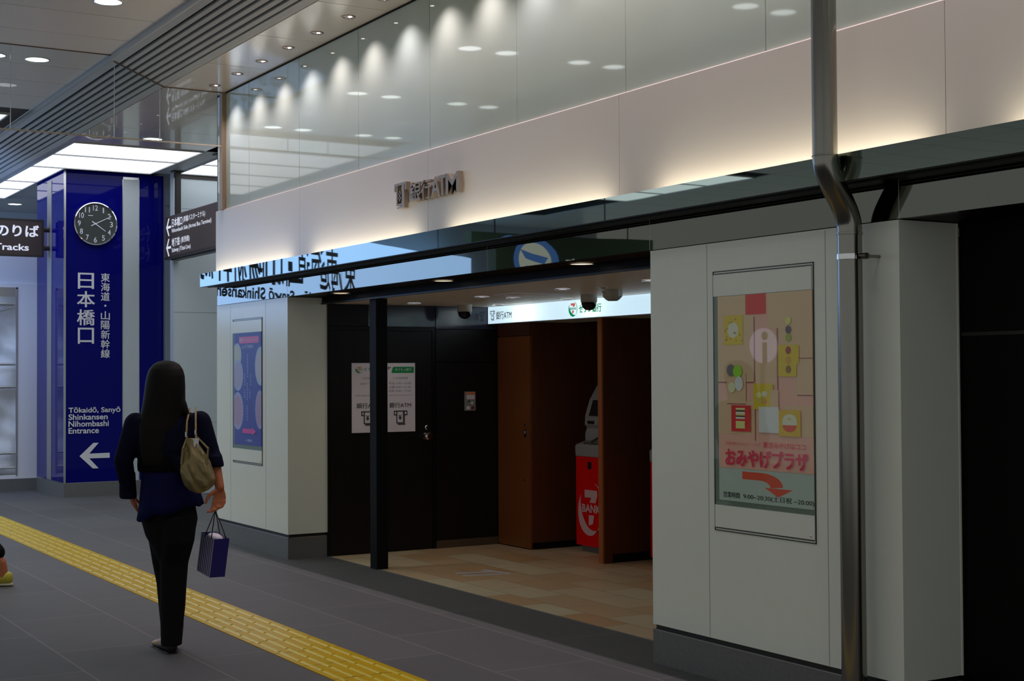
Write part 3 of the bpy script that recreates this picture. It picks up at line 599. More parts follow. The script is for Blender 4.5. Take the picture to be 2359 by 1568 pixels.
for v, c in ((.84, (170, 180, 90)), (.79, (70, 60, 70)), (.745, (120, 130, 40)), (.675, (120, 50, 40)), (.62, (190, 120, 30)), (.57, (110, 80, 40))): F.ell(a, .765, v, .028, .022, C(*c))
F.ell(a, .15, .567, .045, .035, C(88, 84, 86)); F.ell(a, .225, .56, .05, .036, C(112, 160, 30)); F.ell(a, .24, .49, .045, .042, C(190, 200, 180)); F.ell(a, .16, .468, .04, .03, C(200, 180, 130))
F.rect(a, .40, .345, .605, .49, ye); F.rect(a, .575, .355, .66, .455, pe)
for u, v, c in ((.455, .425, (180, 175, 110)), (.515, .432, (190, 180, 150)), (.455, .395, (150, 140, 60)), (.515, .39, (190, 120, 60))): F.ell(a, u, v, .028, .017, C(*c))
F.rect(a, .155, .215, .365, .365, rd)
for i, (v, c) in enumerate(((.345, (200, 180, 120)), (.333, (70, 50, 30)), (.323, (215, 200, 160)), (.312, (190, 150, 90)), (.302, (70, 50, 30)), (.293, (215, 200, 160)))): F.rect(a, .205, v-.006, .305, v+.005, C(*c))
F.rect(a, .205, .232, .305, .275, C(200, 175, 100)); F.rect(a, .455, .215, .665, .36, C(196, 205, 190, 2.0)); F.rect(a, .665, .20, .885, .345, C(216, 150, 10, 2))
F.ell(a, .775, .258, .07, .035, C(170, 60, 20)); F.ell(a, .775, .285, .072, .038, cr, 28, 0, 180); F.rect(a, .703, .262, .847, .287, cr); F.ell(a, .775, .295, .022, .006, C(200, 150, 60))
F.text(a, '老舗銘菓から人気スイーツまで', .09, .136, .47, .153, C(176, 70, 80)); F.text(a, '東京みやげはココ', .50, .128, .93, .163, C(170, 40, 60), .012)
F.text(a, 'おみやげプラザ', .09, .015, .95, .112, C(172, 30, 60), .03)
a.build('artwork', None, t)
ar = C(214, 60, 32, 2.4)
# lower white strip with a curved arrow and opening hours
t2, G = sheet(5.475, 4.812, .882, 1.039, 'white strip under the sweets poster with red bent arrow and opening hours', wh); g = MB()
def curve_arrow(u0, u1):
    top = [(.26, .93), (.46, .93)]+[(.46+.25*math.sin(q), .60+.33*math.cos(q)) for q in [math.pi/2*i/10 for i in range(1, 11)]]
    bot = [(.57, .52), (.565, .60), (.53, .68), (.46, .72), (.26, .72)]
    return top, bot
outer = [(.26+.0*i, .93) for i in range(1)]+[(.47+.22*math.sin(q), .55+.38*math.cos(q)) for q in [math.pi/2*i/12 for i in range(13)]]
inner = [(.26, .70)]+[(.45+.11*math.sin(q), .50+.20*math.cos(q)) for q in [math.pi/2*i/12 for i in range(13)]]
for (p, q), (r, s) in zip(zip(outer, outer[1:]), zip(inner, inner[1:])): G.poly(g, [p, q, s, r], ar); G.k -= .25
G.poly(g, [(.50, .50), (.79, .50), (.64, .25)], ar)
G.text(g, '営業時間', .05, .10, .23, .27, C(60, 60, 58, .8), .008); G.text(g, '9:00~20:30(土日祝 ~20:00)', .27, .08, 1.0, .27, C(60, 60, 58, .8), .004); g.build('artwork', None, t2)
# blue poster
t, F = sheet(12.19, 11.535, .893, 1.869, 'blue noodle bowl poster with pink heading on the left pier', mat('poster_blue', S(34, 36, 128, 2.2), .5)); a = MB(); wl = C(150, 152, 205, 2.)
F.rect(a, .18, .905, .9, .965, C(176, 70, 130, 2.2)); F.text(a, '東京ラーメンストリート', .2, .915, .88, .957, wl, .01); F.text(a, '6.17 OPEN', .3, .86, .7, .89, wl, .01)
for u, v, ru, rv, c, c2 in ((.10, .80, .17, .11, (128, 132, 160), (140, 140, 140)), (.14, .62, .19, .14, (118, 126, 172), (126, 118, 148)), (.13, .30, .21, .17, (122, 120, 160), (130, 104, 134)), (.97, .70, .20, .17, (122, 136, 172), (138, 132, 148)), (.95, .32, .17, .17, (118, 110, 150), (122, 98, 132))):
    pts = [(min(1, max(0, u+ru*math.cos(q))), v+rv*math.sin(q)) for q in [2*math.pi*i/28 for i in range(28)]]; F.poly(a, pts, C(*c)); F.poly(a, [(min(1, max(0, u+ru*.8*math.cos(q))), v+rv*.8*math.sin(q)) for q in [2*math.pi*i/28 for i in range(28)]], C(*c2))
for u, v0, v1 in ((.5, .60, .82), (.4, .53, .64), (.62, .53, .64), (.5, .40, .56), (.4, .42, .5), (.6, .42, .5), (.5, .22, .36)):
    n = max(3, int((v1-v0)/.02))
    for i in range(n): F.rect(a, u-.02, v0+(v1-v0)*i/n, u+.02, v0+(v1-v0)*(i+.6)/n, C(96, 100, 170))
pkk = C(230, 40, 120, 2.6); F.rect(a, .33, .105, .68, .145, pkk); F.poly(a, [(.68, .09), (.82, .125), (.68, .16)], pkk); F.text(a, '一番街', .42, .03, .68, .055, wl, .01); a.build('artwork', None, t)

# ------------------------------------------------------------------ bronze letters on the fascia
ls = thing('letter_sign', 'bronze raised bank letters with note slot symbol on the white fascia', 'sign letters', (4.44, 8.44, 2.63))
def solid_letter(body, ya, yb, za, zb, x0=4.43, x1=4.462, bold=.004):
    v, fcs = glyphs(body, bold); mb = MB(); n = len(v)
    P = lambda p, x: (x, ya+(yb-ya)*p[0], za+(zb-za)*p[1]); mb.add([P(p, x0) for p in v]+[P(p, x1) for p in v], fcs+[tuple(n+i for i in f) for f in fcs])
    cnt = {}
    for f in fcs:
        for i in range(len(f)): e = (f[i], f[(i+1) % len(f)]); cnt[tuple(sorted(e))] = cnt.get(tuple(sorted(e)), 0)+1
    mb.f += [[a, b, b+n, a+n] for (a, b), c in cnt.items() if c == 1]; mb.m += [0]*sum(1 for c in cnt.values() if c == 1)
    for k in (.25, .75): mb.box(x1, 4.47, ya+(yb-ya)*k-.006, ya+(yb-ya)*k+.006, (za+zb)/2-.006, (za+zb)/2+.006)
    return mb
ic = MB(); zz, w, hh, ya = 2.638, .18, .175, 8.905
def ibar(a0, b0, a1, b1): ic.box(4.43, 4.462, ya-a0, ya-a1, zz+b0, zz+b1)
ibar(0, .158, w, .175); ibar(0, .12, .02, .158); ibar(w-.02, .12, w, .158); ibar(.03, .02, .048, .158); ibar(.115, .0, .15, .158); ibar(.048, .02, .115, .032); ibar(.04, .0, .115, .010); ibar(.066, .062, .1, .078); ibar(.066, .095, .1, .108); ibar(.076, .05, .09, .12)
ic.box(4.462, 4.47, ya-.1, ya-.085, zz+.08, zz+.1); ic.build('note_symbol', M_brass, ls)
Y = lambda x: 8.905-(x-911)/(1060-911)*(8.905-7.984)
for ch, xa, xb in (('銀', 946, 972), ('行', 972.5, 996), ('A', 996, 1017), ('T', 1013, 1031), ('M', 1030, 1060)):
    ya_ = 8.905-(8.905-7.984)*0; k = lambda x: {911: 8.906, 946: 8.677, 972: 8.515, 972.5: 8.51, 996: 8.365, 1017: 8.24, 1013: 8.265, 1031: 8.155, 1030: 8.16, 1060: 7.985}[x]
    solid_letter(ch, k(xa), k(xb), 2.66, 2.795, bold=.018 if ch in 'ATM' else .006).build('letter_'+{'銀': 'gin', '行': 'kou', 'A': 'a', 'T': 't', 'M': 'm'}[ch], M_brass, ls)

# ------------------------------------------------------------------ drain pipe
PY = 4.48; R_ = .053
dp = thing('drain_pipe', 'bent steel drain pipe in front of the right pier', 'pipe', (4.385, PY, 0))
pts = [(4.25, PY, ZC-.005), (4.25, PY, 2.40)]
c1, c2 = (4.25, 2.40), (4.385, 2.11)
for i in range(1, 25):
    q = i/24.; sm = q*q*(3-2*q); pts.append((c1[0]+(c2[0]-c1[0])*sm, PY, c1[1]+(c2[1]-c1[1])*q))
pts += [(4.385, PY, 0.)]
MB().tube(pts, R_, 28).build('pipe', M_steel, dp, smooth=True)
MB().lathe((4.25, PY, 2.405), (0, 0, 1), [(R_, 0), (R_+.0025, .001), (R_+.0025, .006), (R_, .007)], 28).build('upper_coupling', M_steel, dp, smooth=True)
MB().lathe((4.385, PY, 2.08), (0, 0, 1), [(R_, 0), (R_+.003, .001), (R_+.003, .012), (R_, .013)], 28).build('lower_coupling', M_steel, dp, smooth=True)
cl = MB().lathe((4.385, PY, 1.975), (0, 0, 1), [(R_, 0), (R_+.004, .001), (R_+.004, .024), (R_, .025)], 28).build('clamp_ring', M_chrome, dp, smooth=True)
q = MB().tube([(4.385, PY-R_, 1.987), (4.43, PY-R_-.02, 1.987), (XP, PY-R_-.025, 1.987)], .007, 10); q.lathe((4.40, PY-R_-.012, 1.987), (1, -.3, 0), [(0, 0), (.013, 0), (.013, .02), (.009, .03), (0, .03)], 6); q.build('clamp_bolt', M_steel, cl)
MB().tube([(4.385, PY-R_-.01, 1.987), (4.385, PY-R_-.05, 1.987)], .012, 10).build('clamp_lug', M_steel, cl)

# ------------------------------------------------------------------ blue pillar with clock and signs
bp = thing('sign_pillar', 'tall dark blue glass pillar with white entrance lettering', 'pillar', (5.07, 18.8, 0), kind='thing')
X0, X1, YC, Y1 = 4.435, 5.70, 18.079, 19.533
b = MB(); b.box(X0+.004, X1, YC+.004, Y1, .178, ZC, M_blue); b.build('shaft', M_blue, bp)
MB().box(X0, X1+.005, YC, Y1, 0, .172).build('plinth', M_plinth, bp)
e = MB(); e.box(X0, X0+.022, YC-.002, YC+.022, .172, ZC); e.box(X1-.01, X1+.006, YC-.001, YC+.01, .172, ZC); e.box(X0, X1, YC-.001, YC+.01, .172, .179); e.box(X0-.001, X0+.01, YC, Y1, .172, .179); e.build('edge_trim', M_alu, bp)
MB().box(5.166, 5.371, YC-.001, YC+.02, .18, 4.0).build('pale_strip', M_pale, bp)
e = MB(); e.box(5.16, 5.168, YC-.003, YC+.02, .18, 4.02).box(5.369, 5.377, YC-.003, YC+.02, .18, 4.02).box(5.16, 5.377, YC-.003, YC+.02, 3.99, 4.02); e.build('strip_frame', M_alu, bp)
MB().box(X0-.001, X0+.02, 18.73, 18.96, .18, ZC-.06).build('side_strip', M_grey, bp)
a = MB(); F = Flat((0, YC+.0035, 0), (1, 0, 0), (0, 0, 1), .001)
for i, ch in enumerate('日本橋口'): F.text(a, ch, 4.607 if ch in '日口' else 4.596, 2.59-.2285*i, 4.801 if ch in '日口' else 4.812, 2.786-.2285*i, M_letter2, .012)
a.build('large_lettering', None, bp); a = MB()
for i, ch in enumerate('東海道・山陽新幹線'):
    z1 = 2.79-.1195*i
    if ch == '・': F.ell(a, 4.945, z1-.05, .013, .013, M_letter2)
    else: F.text(a, ch, 4.89, z1-.107, 5.0, z1, M_letter2, .010)
a.build('small_lettering', None, bp); a = MB()
for i, (s, wd_) in enumerate((('Tōkaidō, Sanyō', .645), ('Shinkansen', .485), ('Nihombashi', .498), ('Entrance', .374))):
    z = 1.04-.0845*i; de = {0: -.014}.get(i, 0); F.text(a, s, 4.49, z+de, 4.49+wd_, z+.072, M_letter2, .018); a.build('latin_lettering', None, bp); a = MB()
F.poly(a, [(4.625, .505), (4.795, .665), (4.862, .665), (4.745, .533), (5.0, .536), (5.0, .474), (4.745, .474), (4.862, .347), (4.79, .347)], M_letter2)
a.build('arrow', None, bp)
ck = thing('wall_clock', 'round silver rimmed clock with dark face high on the blue pillar', 'clock', (4.81, YC, 3.13)); cc = (4.812, YC, 3.403)
MB().lathe(cc, (0, -1, 0), [(.272, 0), (.274, .04), (.268, .055), (.256, .058), (.25, .045), (.25, .02)], 64).build('rim', M_chrome, ck, smooth=True)
MB().lathe(cc, (0, -1, 0), [(0, .028), (.251, .028), (.251, .02)], 64).build('dial', M_face, ck)
a = MB(); F = Flat((cc[0], YC-.029, cc[2]), (1, 0, 0), (0, 0, 1), .0008); wl = mat('clock_white', S(225, 228, 245), .5)
for n in range(1, 13):
    q = math.radians(90-30*n); u, v = .2*math.cos(q), .2*math.sin(q); w = .024 if n > 9 else .015
    if n == 1: w = .006
    F.text(a, str(n), u-w*1.25, v-.034, u+w*1.25, v+.034, wl, .01)
F.rect(a, -.09, .098, -.03, .106, wl); a.build('numerals', None, ck)
def hand(deg, L, w, tail, nm):
    q = math.radians(90-deg); d = Vector((math.cos(q), 0, math.sin(q))); n = Vector((-d.z, 0, d.x))*w; c = Vector((cc[0], YC-.036, cc[2])); mb = MB()
    p = [c-d*tail-n, c-d*tail+n, c+d*L+n*.6, c+d*L-n*.6]; mb.add([v for v in p]+[v+Vector((0, .003, 0)) for v in p], [(0, 1, 2, 3), (7, 6, 5, 4), (0, 4, 5, 1), (1, 5, 6, 2), (2, 6, 7, 3), (3, 7, 4, 0)]); mb.build(nm, wl, ck)
hand(125, .155, .007, .05, 'hour_hand'); hand(63, .225, .006, .06, 'minute_hand')
MB().lathe((cc[0], YC-.03, cc[2]), (0, -1, 0), [(.012, 0), (.012, .012), (0, .013)], 16).build('hub', wl, ck)

# track sign at the pillar's left
ts = thing('track_sign', 'dark brown track sign with white lettering fixed to the blue pillar', 'sign', (3.65, 18.835, 3.026))
MB().box(2.95, 4.348, 18.78, 18.92, 3.026, 3.492).build('sign_box', M_brown, ts, bevel=.012)
e = MB(); e.box(2.95, 4.352, 18.77, 18.784, 3.02, 3.04).box(2.95, 4.352, 18.77, 18.784, 3.478, 3.498).box(4.325, 4.352, 18.77, 18.784, 3.04, 3.478); e.build('face_frame', M_brown2, ts)
for z in (3.375, 3.14): MB().tube([(4.345, 18.84, z), (4.44, 18.84, z)], .03, 14).build('bracket', M_brown2, ts, smooth=True)
a = MB(); F = Flat((0, 18.779, 0), (1, 0, 0), (0, 0, 1), .001)
F.text(a, '新幹線のりば', 3.215, 3.27, 4.285, 3.425, M_letter, .022); a.build('kana_lettering', None, ts); a = MB(); F.text(a, 'Shinkansen Tracks', 3.0, 3.095, 4.165, 3.18, M_letter, .02); a.build('latin_lettering', None, ts)

# hanging direction sign
XH = 5.62; hs = thing('direction_sign', 'brown hanging direction sign with two left arrows on dark poles', 'sign', (XH, 16.75, 3.1))
ya, yb, z0, z1 = 17.79, 15.3, 2.985, 3.502
MB().box(XH, XH+.16, yb, ya, z0, z1).build('sign_box', M_brown, hs, bevel=.01)
e = MB(); e.box(XH-.006, XH+.17, yb, ya+.006, z0-.025, z0+.004).box(XH+.03, XH+.13, yb+.1, ya-.15, z0-.04, z0-.025); e.build('bottom_rail', M_brown2, hs)
for y, k in ((17.53, 'far'), (15.96, 'near')):
    MB().box(XH+.05, XH+.11, y-.035, y+.035, z1-.01, ZC-.001).build('hanging_pole', M_brown2 if k == 'far' else M_black, hs); MB().box(XH-.0, XH+.13, y-.06, y+.06, ZC-.014, ZC-.001).build('ceiling_plate', M_brown2, hs)
a = MB(); F = Flat((XH-.001, ya, z0), (0, -1, 0), (0, 0, 1), .001)
for v, n in ((.375, 0), (.12, 1)):
    if n: a.build('arrow', None, hs); a = MB()
    F.poly(a, [(.05, v), (.14, v+.11), (.18, v+.11), (.11, v+.015), (.24, v+.015), (.24, v-.015), (.11, v-.015), (.18, v-.11), (.14, v-.11)], M_letter)
a.build('arrow', None, hs); a = MB(); F.text(a, '日本橋口', .28, .36, .68, .47, M_letter, .008); F.text(a, '(到着バスターミナル)', .72, .375, 1.52, .46, M_letter, .004); F.text(a, 'Nihombashi Side (Arrival Bus Terminal)', .28, .28, 1.74, .345, M_letter, .008)
a.build('bus_terminal_lettering', None, hs); a = MB(); F.text(a, '地下鉄', .28, .12, .59, .225, M_letter, .008); F.text(a, '(東西線)', .63, .13, .96, .215, M_letter, .004); F.text(a, 'Subway (Tōzai Line)', .28, .035, 1.0, .105, M_letter, .008); a.build('subway_lettering', None, hs)

# ------------------------------------------------------------------ far walls, hoarding
gw = MB(); gw.box(5.72, 12, 17.75, 17.9, 0, ZC+.02, M_greywall)
for z in (.9, 2.3, 3.62): gw.box(5.72, 12, 17.7485, 17.76, z, z+.004, M_grey)
gw.box(5.72, 12, 17.735, 17.75, ZC-.06, ZC, M_brown2)
struct('wall_far', gw, M_greywall, 'pale grey glossy wall behind the hanging direction sign', 'wall')
hw = thing('wall_hoarding', 'white temporary hoarding left of the blue pillar', 'hoarding', (3.7, 19.6, 0), kind='structure')
b = MB(); YHO = 19.53; b.box(2.95, 3.0, YHO, YHO+.06, .16, 2.72).box(4.187, X0+.05, YHO, YHO+.06, .16, 2.72).box(3.0, 4.187, YHO, YHO+.06, 2.664, 2.72).box(3.0, 4.187, YHO, YHO+.06, .16, .205); b.build('board', M_hoard, hw)
MB().box(2.95, X0+.05, YHO+.03, YHO+.06, 2.70, 3.45).build('upper_sheet', mat('white_sheet', S(226, 232, 246), .6), hw)
MB().box(2.95, X0+.05, YHO-.01, YHO+.06, 0, .16).build('base_board', M_plinth, hw)
e = MB(); e.box(4.17, 4.19, YHO-.008, YHO+.03, .2, 2.67).box(3.0, 4.19, YHO-.008, YHO+.03, 2.65, 2.67).box(3.0, 4.17, YHO+.001, YHO+.03, 2.55, 2.65); e.build('window_frame', M_alu, hw)
sh = MB(); nu, nv = 36, 90
for j in range(nv+1):
    for i in range(nu+1):
        x = 2.9+1.36*i/nu; z = .17+2.5*j/nv; k = z*2.3
        y = YHO+.20+.04*math.sin(k*3.1+x*5+1.5*math.sin(k*1.7))+.03*math.sin(x*11-z*6)+.02*math.sin(z*23+x*9)
        sh.v.append(Vector((x, y, z)))
for j in range(nv):
    for i in range(nu): q = j*(nu+1)+i; sh.f.append([q, q+1, q+nu+2, q+nu+1]); sh.m.append(0)
sh.build('tarpaulin', M_sheet, smooth='all', label='crumpled grey protective sheet behind the hoarding window', cat='tarpaulin')
for z, n in ((2.45, 'topmost'), (1.66, 'in the middle'), (1.36, 'below the middle'), (.49, 'near the bottom'), (.30, 'lowest')):
    MB().tube([(2.9, YHO+.085, z), (4.3, YHO+.085, z)], .018, 10).build('scaffold_pipe', M_alu, smooth=True, label='horizontal scaffold pipe behind the hoarding window, %s' % n, cat='pipe', group='scaffold pipes behind the hoarding')
MB().tube([(3.7, YHO+.085, 2.27), (4.18, YHO+.085, 2.425)], .014, 10).build('scaffold_brace', M_alu, smooth=True, label='short slanted scaffold brace high behind the hoarding window', cat='pipe')
struct('wall_distant', MB().box(-7, 12, 23.2, 23.3, 0, 5), mat('distant_wall', S(178, 186, 192), .5), 'pale wall at the far end of the concourse', 'wall')

# signs of the concourse that the mirrored bands reflect
def hall_sign(p, q, z0, z1, m, label, draw):
    p, q = Vector((*p, 0)), Vector((*q, 0)); d = (q-p).normalized(); L = (q-p).length; n = d.cross(Vector((0, 0, 1)))
    t = thing('concourse_sign', label, 'sign', ((p+q)/2)+Vector((0, 0, z0))); mb = MB(); bk = n*-.14
    mb.add([c+Vector((0, 0, z)) for z in (z0, z1) for c in (p, q, q+bk, p+bk)], [(0, 1, 5, 4), (1, 2, 6, 5), (2, 3, 7, 6), (3, 0, 4, 7), (3, 2, 1, 0), (4, 5, 6, 7)]); mb.build('light_box', m, t)
    for k in ((.08, .55) if L > 5 else (.15, .85)):
        c = p+d*L*k+bk*.5; MB().tube([c+Vector((0, 0, z1)), c+Vector((0, 0, ZL))], .008, 10).build('hanging_rod', M_brown2, t)
    a = MB(); draw(Flat(p+Vector((0, 0, z0)), d, (0, 0, 1), .002), a, L, z1-z0); a.build('lettering', None, t)
def draw_blue(F, a, L, hh):
    k = mat('sign_black', (.004, .004, .006), .6); u0 = L-4.05
    for i, ch in enumerate('東海道・山陽新幹線'):
        u = u0+.43*i
        if ch == '・': F.rect(a, u+.13, .78, u+.26, .92, k)
        else: F.text(a, ch, u, .54, u+.385, 1.22, k, .009)
    F.text(a, 'Tōkaidō · Sanyō Shinkansen', 5.3, .27, 8.5, .49, k, .03)
hall_sign((-4.03, 22.9), (2.80, 17.66), 2.2, 3.6, glow('sign_lightblue', (.34, .55, 1.0), 3.3), 'large light blue lit sign with black railway lettering across the concourse', draw_blue)
def draw_icon(F, a, L, hh):   # read through the glass from behind
    bl = glow('icon_blue', (.08, .2, .6), 1.2); wt = glow('icon_white', (.8, .85, .8), 1.)
    u = L-.52; F.ell(a, u, .38, .30, .28, bl); F.ell(a, u, .38, .23, .21, wt); F.poly(a, [(u-.2, .42), (u+.2, .50), (u+.12, .40), (u-.15, .34)], bl); F.poly(a, [(u-.12, .26), (u+.12, .32), (u+.05, .24)], bl)
    F.text(a, '東海道', u-.38, .27, u-1.1, .42, wt, .01)
hall_sign((-1.5, 14.0), (.72, 14.0), 2.42, 3.1, mat('sign_green_dark', S(104, 132, 112), .4), 'dark green concourse sign with a round blue and white symbol', draw_icon)
inf = thing('information_stand', 'standing information sign with a pale lavender disc', 'sign', (.22, 10, 0))
MB().tube([(.22, 10.03, 0), (.22, 10.03, 1.9)], .025, 12).build('post', M_steel, inf); MB().lathe((.22, 10.03, 0), (0, 0, 1), [(.0, .02), (.18, .02), (.2, 0)], 24).build('foot', M_steel, inf)
MB().lathe((.22, 10.0, 1.74), (0, -1, 0), [(.16, -.02), (.16, 0), (0, 0)], 40).build('disc', glow('info_lavender', (.80, .70, 1.), 1.9), inf)
a = MB(); F = Flat((.22, 9.998, 1.74), (1, 0, 0), (0, 0, 1), .001); ik = mat('info_ink', (.05, .04, .03), .6); F.rect(a, -.028, -.17, .028, .03, ik); F.ell(a, 0, .09, .04, .04, ik); a.build('numeral', None, inf)

# ------------------------------------------------------------------ people
def fuse(name, mb, m, parent, voxel=.006, smooth=4, org=None):
    """one continuous surface grown over overlapping volumes"""
    o = mb.build(name, m, parent); r = o.modifiers.new('r', 'REMESH'); r.mode = 'VOXEL'; r.voxel_size = voxel
    s = o.modifiers.new('s', 'SMOOTH'); s.iterations = smooth; s.factor = .6
    bpy.context.view_layer.update(); me = bpy.data.meshes.new_from_object(o.evaluated_get(bpy.context.evaluated_depsgraph_get()))
    o.modifiers.clear(); old = o.data; o.data = me; me.name = name; bpy.data.meshes.remove(old)
    if not me.materials: me.materials.append(m)
    me.polygons.foreach_set('use_smooth', [True]*len(me.polygons)); return o
def limb(mb, pts, rad, n=18):
    pts = [Vector(p) for p in pts]
    q, r = [pts[0]], [rad[0]]
    for i in range(len(pts)-1):
        for k in range(1, 5): t = k/4; q.append(pts[i].lerp(pts[i+1], t)); r.append(rad[i]+(rad[i+1]-rad[i])*t)
    mb.tube(q, r, n); mb.ball(pts[0], rad[0]*.99); mb.ball(pts[-1], rad[-1]*.99); return mb
def hand_mesh(mb, wrist, d, side, palm_n, curl, L=.165):
    """palm with four fingers and a thumb; d along the hand, side towards the thumb, palm_n out of the palm"""
    wrist, d, side, palm_n = Vector(wrist), Vector(d).normalized(), Vector(side).normalized(), Vector(palm_n).normalized(); pl = L*.52
    mb.loft([(wrist+d*t*pl-d*.01, side*(.021+.018*min(1, t*1.6)), palm_n*(.014+.002*t)) for t in (0, .2, .45, .7, .9, 1.0)], 16)
    for i, (o_, l) in enumerate(((.030, .068), (.010, .076), (-.011, .071), (-.030, .055))):
        p = wrist+d*(pl*.93)+side*o_; q = [p]; ang = 0; dd = d.copy()
        for k, fr in enumerate((.45, .32, .23)):
            ang += curl*(.75+.12*i)*(1.1 if k else .8); dd = d*math.cos(ang)+palm_n*math.sin(ang); q.append(q[-1]+dd*l*fr)
        mb.tube([p-d*.012]+q, [.0088, .0088, .0082, .0074, .0058], 10); mb.ball(q[-1], .006)
    tb = wrist+d*pl*.22+side*.026; t1 = tb+(d*.55+side*.75+palm_n*.25).normalized()*.036; t2 = t1+(d*.9+side*.1+palm_n*.5).normalized()*.03; t3 = t2+(d*.9-side*.15+palm_n*.5).normalized()*.022
    mb.tube([tb-side*.012, tb, t1, t2, t3], [.012, .0125, .0105, .0092, .0068], 10); mb.ball(t3, .0069)

# --- the woman walking away; (s, z) read across the view at her distance, t away from the camera
PW = Vector((2.461, 7.70, 0)); rh = Vector((math.cos(YAW), -math.sin(YAW), 0)); fh = Vector((math.sin(YAW), math.cos(YAW), 0)); AX, AY = Vector((1, 0, 0)), Vector((0, 1, 0))
def W3(s, z, t=0.): return PW + rh*s + fh*t + Vector((0, 0, z))
def PX(x, y, t=0.): return W3((x-395)/422., (1503-y)/422., t)
wm = thing('person', 'woman with long black hair walking away in a navy jacket and dark trousers', 'person', PW)
b = MB(); c0 = W3(-.022, 0, .02)
def ring(z, s, t, a, bb, wob=0): return (W3(s, z, t), AX*a, AY*bb)
# head with face turned away, ears, nose; neck; trunk
hc = W3(-.026, 1.465, .03); b.ball(hc, .072, .090, .105); b.ball(hc+AY*.035+Vector((0, 0, -.055)), .05, .05, .05); b.ball(hc+AY*.094+Vector((0, 0, -.02)), .011, .016, .02); b.ball(hc+AY*.09+Vector((0, 0, -.055)), .022, .01, .008)
for sg_ in (-1, 1): b.ball(hc+AX*.074*sg_+AY*.005+Vector((0, 0, -.01)), .010, .018, .03); b.ball(hc+AX*.03*sg_+AY*.083+Vector((0, 0, .005)), .013, .008, .009)
limb(b, [W3(-.024, 1.40, .02), W3(-.02, 1.29, .0)], [.05, .055])
b.loft([ring(z, s, t, a, d) for z, s, t, a, d in ((1.30, -.02, 0, .07, .055), (1.26, -.018, 0, .16, .075), (1.2, -.018, 0, .165, .095), (1.1, -.02, 0, .145, .10), (1.0, -.022, 0, .125, .09), (.92, -.022, 0, .14, .10), (.82, -.02, 0, .135, .09), (.74, -.018, 0, .12, .085), (.70, -.015, 0, .10, .07))])
Lw, Rw = PX(304, 1140, -.02), PX(509, 1128, .0)
limb(b, [W3(-.19, 1.235, -.06), W3(-.245, 1.03, -.10), Lw], [.040, .030, .022]); limb(b, [W3(.155, 1.235, .06), W3(.235, 1.02, .04), Rw], [.040, .031, .025])
for s, t in ((-.05, .04), (.03, .0)): limb(b, [W3(s, .78, t), W3(s*.5, .42, t*1.2), W3(s*.5, .07, t)], [.066, .046, .033])
hand_mesh(b, Lw, W3(.02, -.06, .02)-W3(0, 0, 0), AY*.8+AX*.3, AX, .25)
hand_mesh(b, Rw, PX(505, 1190)-PX(508, 1128), -rh*.75-fh*.5, -fh*.6-rh*.5+AX*.0, .62, .178)
body = fuse('body', b, M_skin, wm, .0045, 3)
# jacket with sleeves
j = MB(); j.loft([ring(z, s, t, a, d) for z, s, t, a, d in ((1.325, -.02, 0, .07, .062), (1.295, -.018, 0, .135, .08), (1.265, -.016, 0, .185, .095), (1.2, -.017, 0, .19, .112), (1.1, -.02, -.005, .165, .118), (1.04, -.022, -.005, .152, .112), (.99, -.024, -.005, .147, .108), (.975, -.024, -.005, .14, .10))], 28)
limb(j, [W3(-.175, 1.24, -.055), W3(-.232, 1.04, -.09), PX(301, 1130, -.02)], [.062, .052, .042]); j.loft([(PX(x, y, -.02), rh*a, fh*a*.9) for x, y, a in ((300, 1090, .04), (299, 1125, .046), (300, 1150, .048), (302, 1153, .04))])
limb(j, [W3(.15, 1.245, .055), W3(.215, 1.06, .04), PX(494, 1062, .03)], [.062, .052, .046]); j.loft([(PX(x, y, .02), rh*a, fh*a) for x, y, a in ((492, 1055, .048), (496, 1075, .05), (498, 1082, .045))])
for i in range(7): j.ball(W3(-.12+.04*i, 1.02+.02*math.sin(i*2.), -.085), .03, .02, .05)
fuse('jacket', j, M_jacket, wm, .007, 6)
wb = MB(); wb.loft([ring(z, s, t, a, d) for z, s, t, a, d in ((1.075, -.023, -.005, .152, .114), (1.02, -.024, -.006, .154, .118), (.985, -.024, -.006, .152, .116), (.978, -.024, -.006, .145, .11))], 28); fuse('waistband', wb, M_band, wm, .006, 4)
# flared blue tunic hem, tilted, with soft folds
tn = MB(); N = 56; lv_ = ((.985, .143, .107, 0), (.94, .147, .115, .15), (.88, .157, .126, .5), (.81, .170, .138, .85), (.755, .182, .146, 1.)); vs = []; fs = []
for inner in (0, 1):
    for z, a_, d_, k in (lv_ if not inner else lv_[::-1]):
        for i in range(N):
            q = 2*math.pi*i/N; f_ = 1+.035*k*math.sin(6*q+1)+.02*k*math.sin(11*q); f_ -= .03*inner
            p = W3(-.014+.018*k, z, 0)+AX*a_*f_*math.cos(q)+AY*d_*f_*math.sin(q); p.z += k*(.042*(p-PW).dot(rh)/.17 - .01*math.sin(6*q)); vs.append(p)
nr = 2*len(lv_)
for i in range(nr-1):
    for k in range(N): fs.append((i*N+k, i*N+(k+1) % N, (i+1)*N+(k+1) % N, (i+1)*N+k))
tn.add(vs, fs).build('tunic', M_tunic, wm, smooth='all')
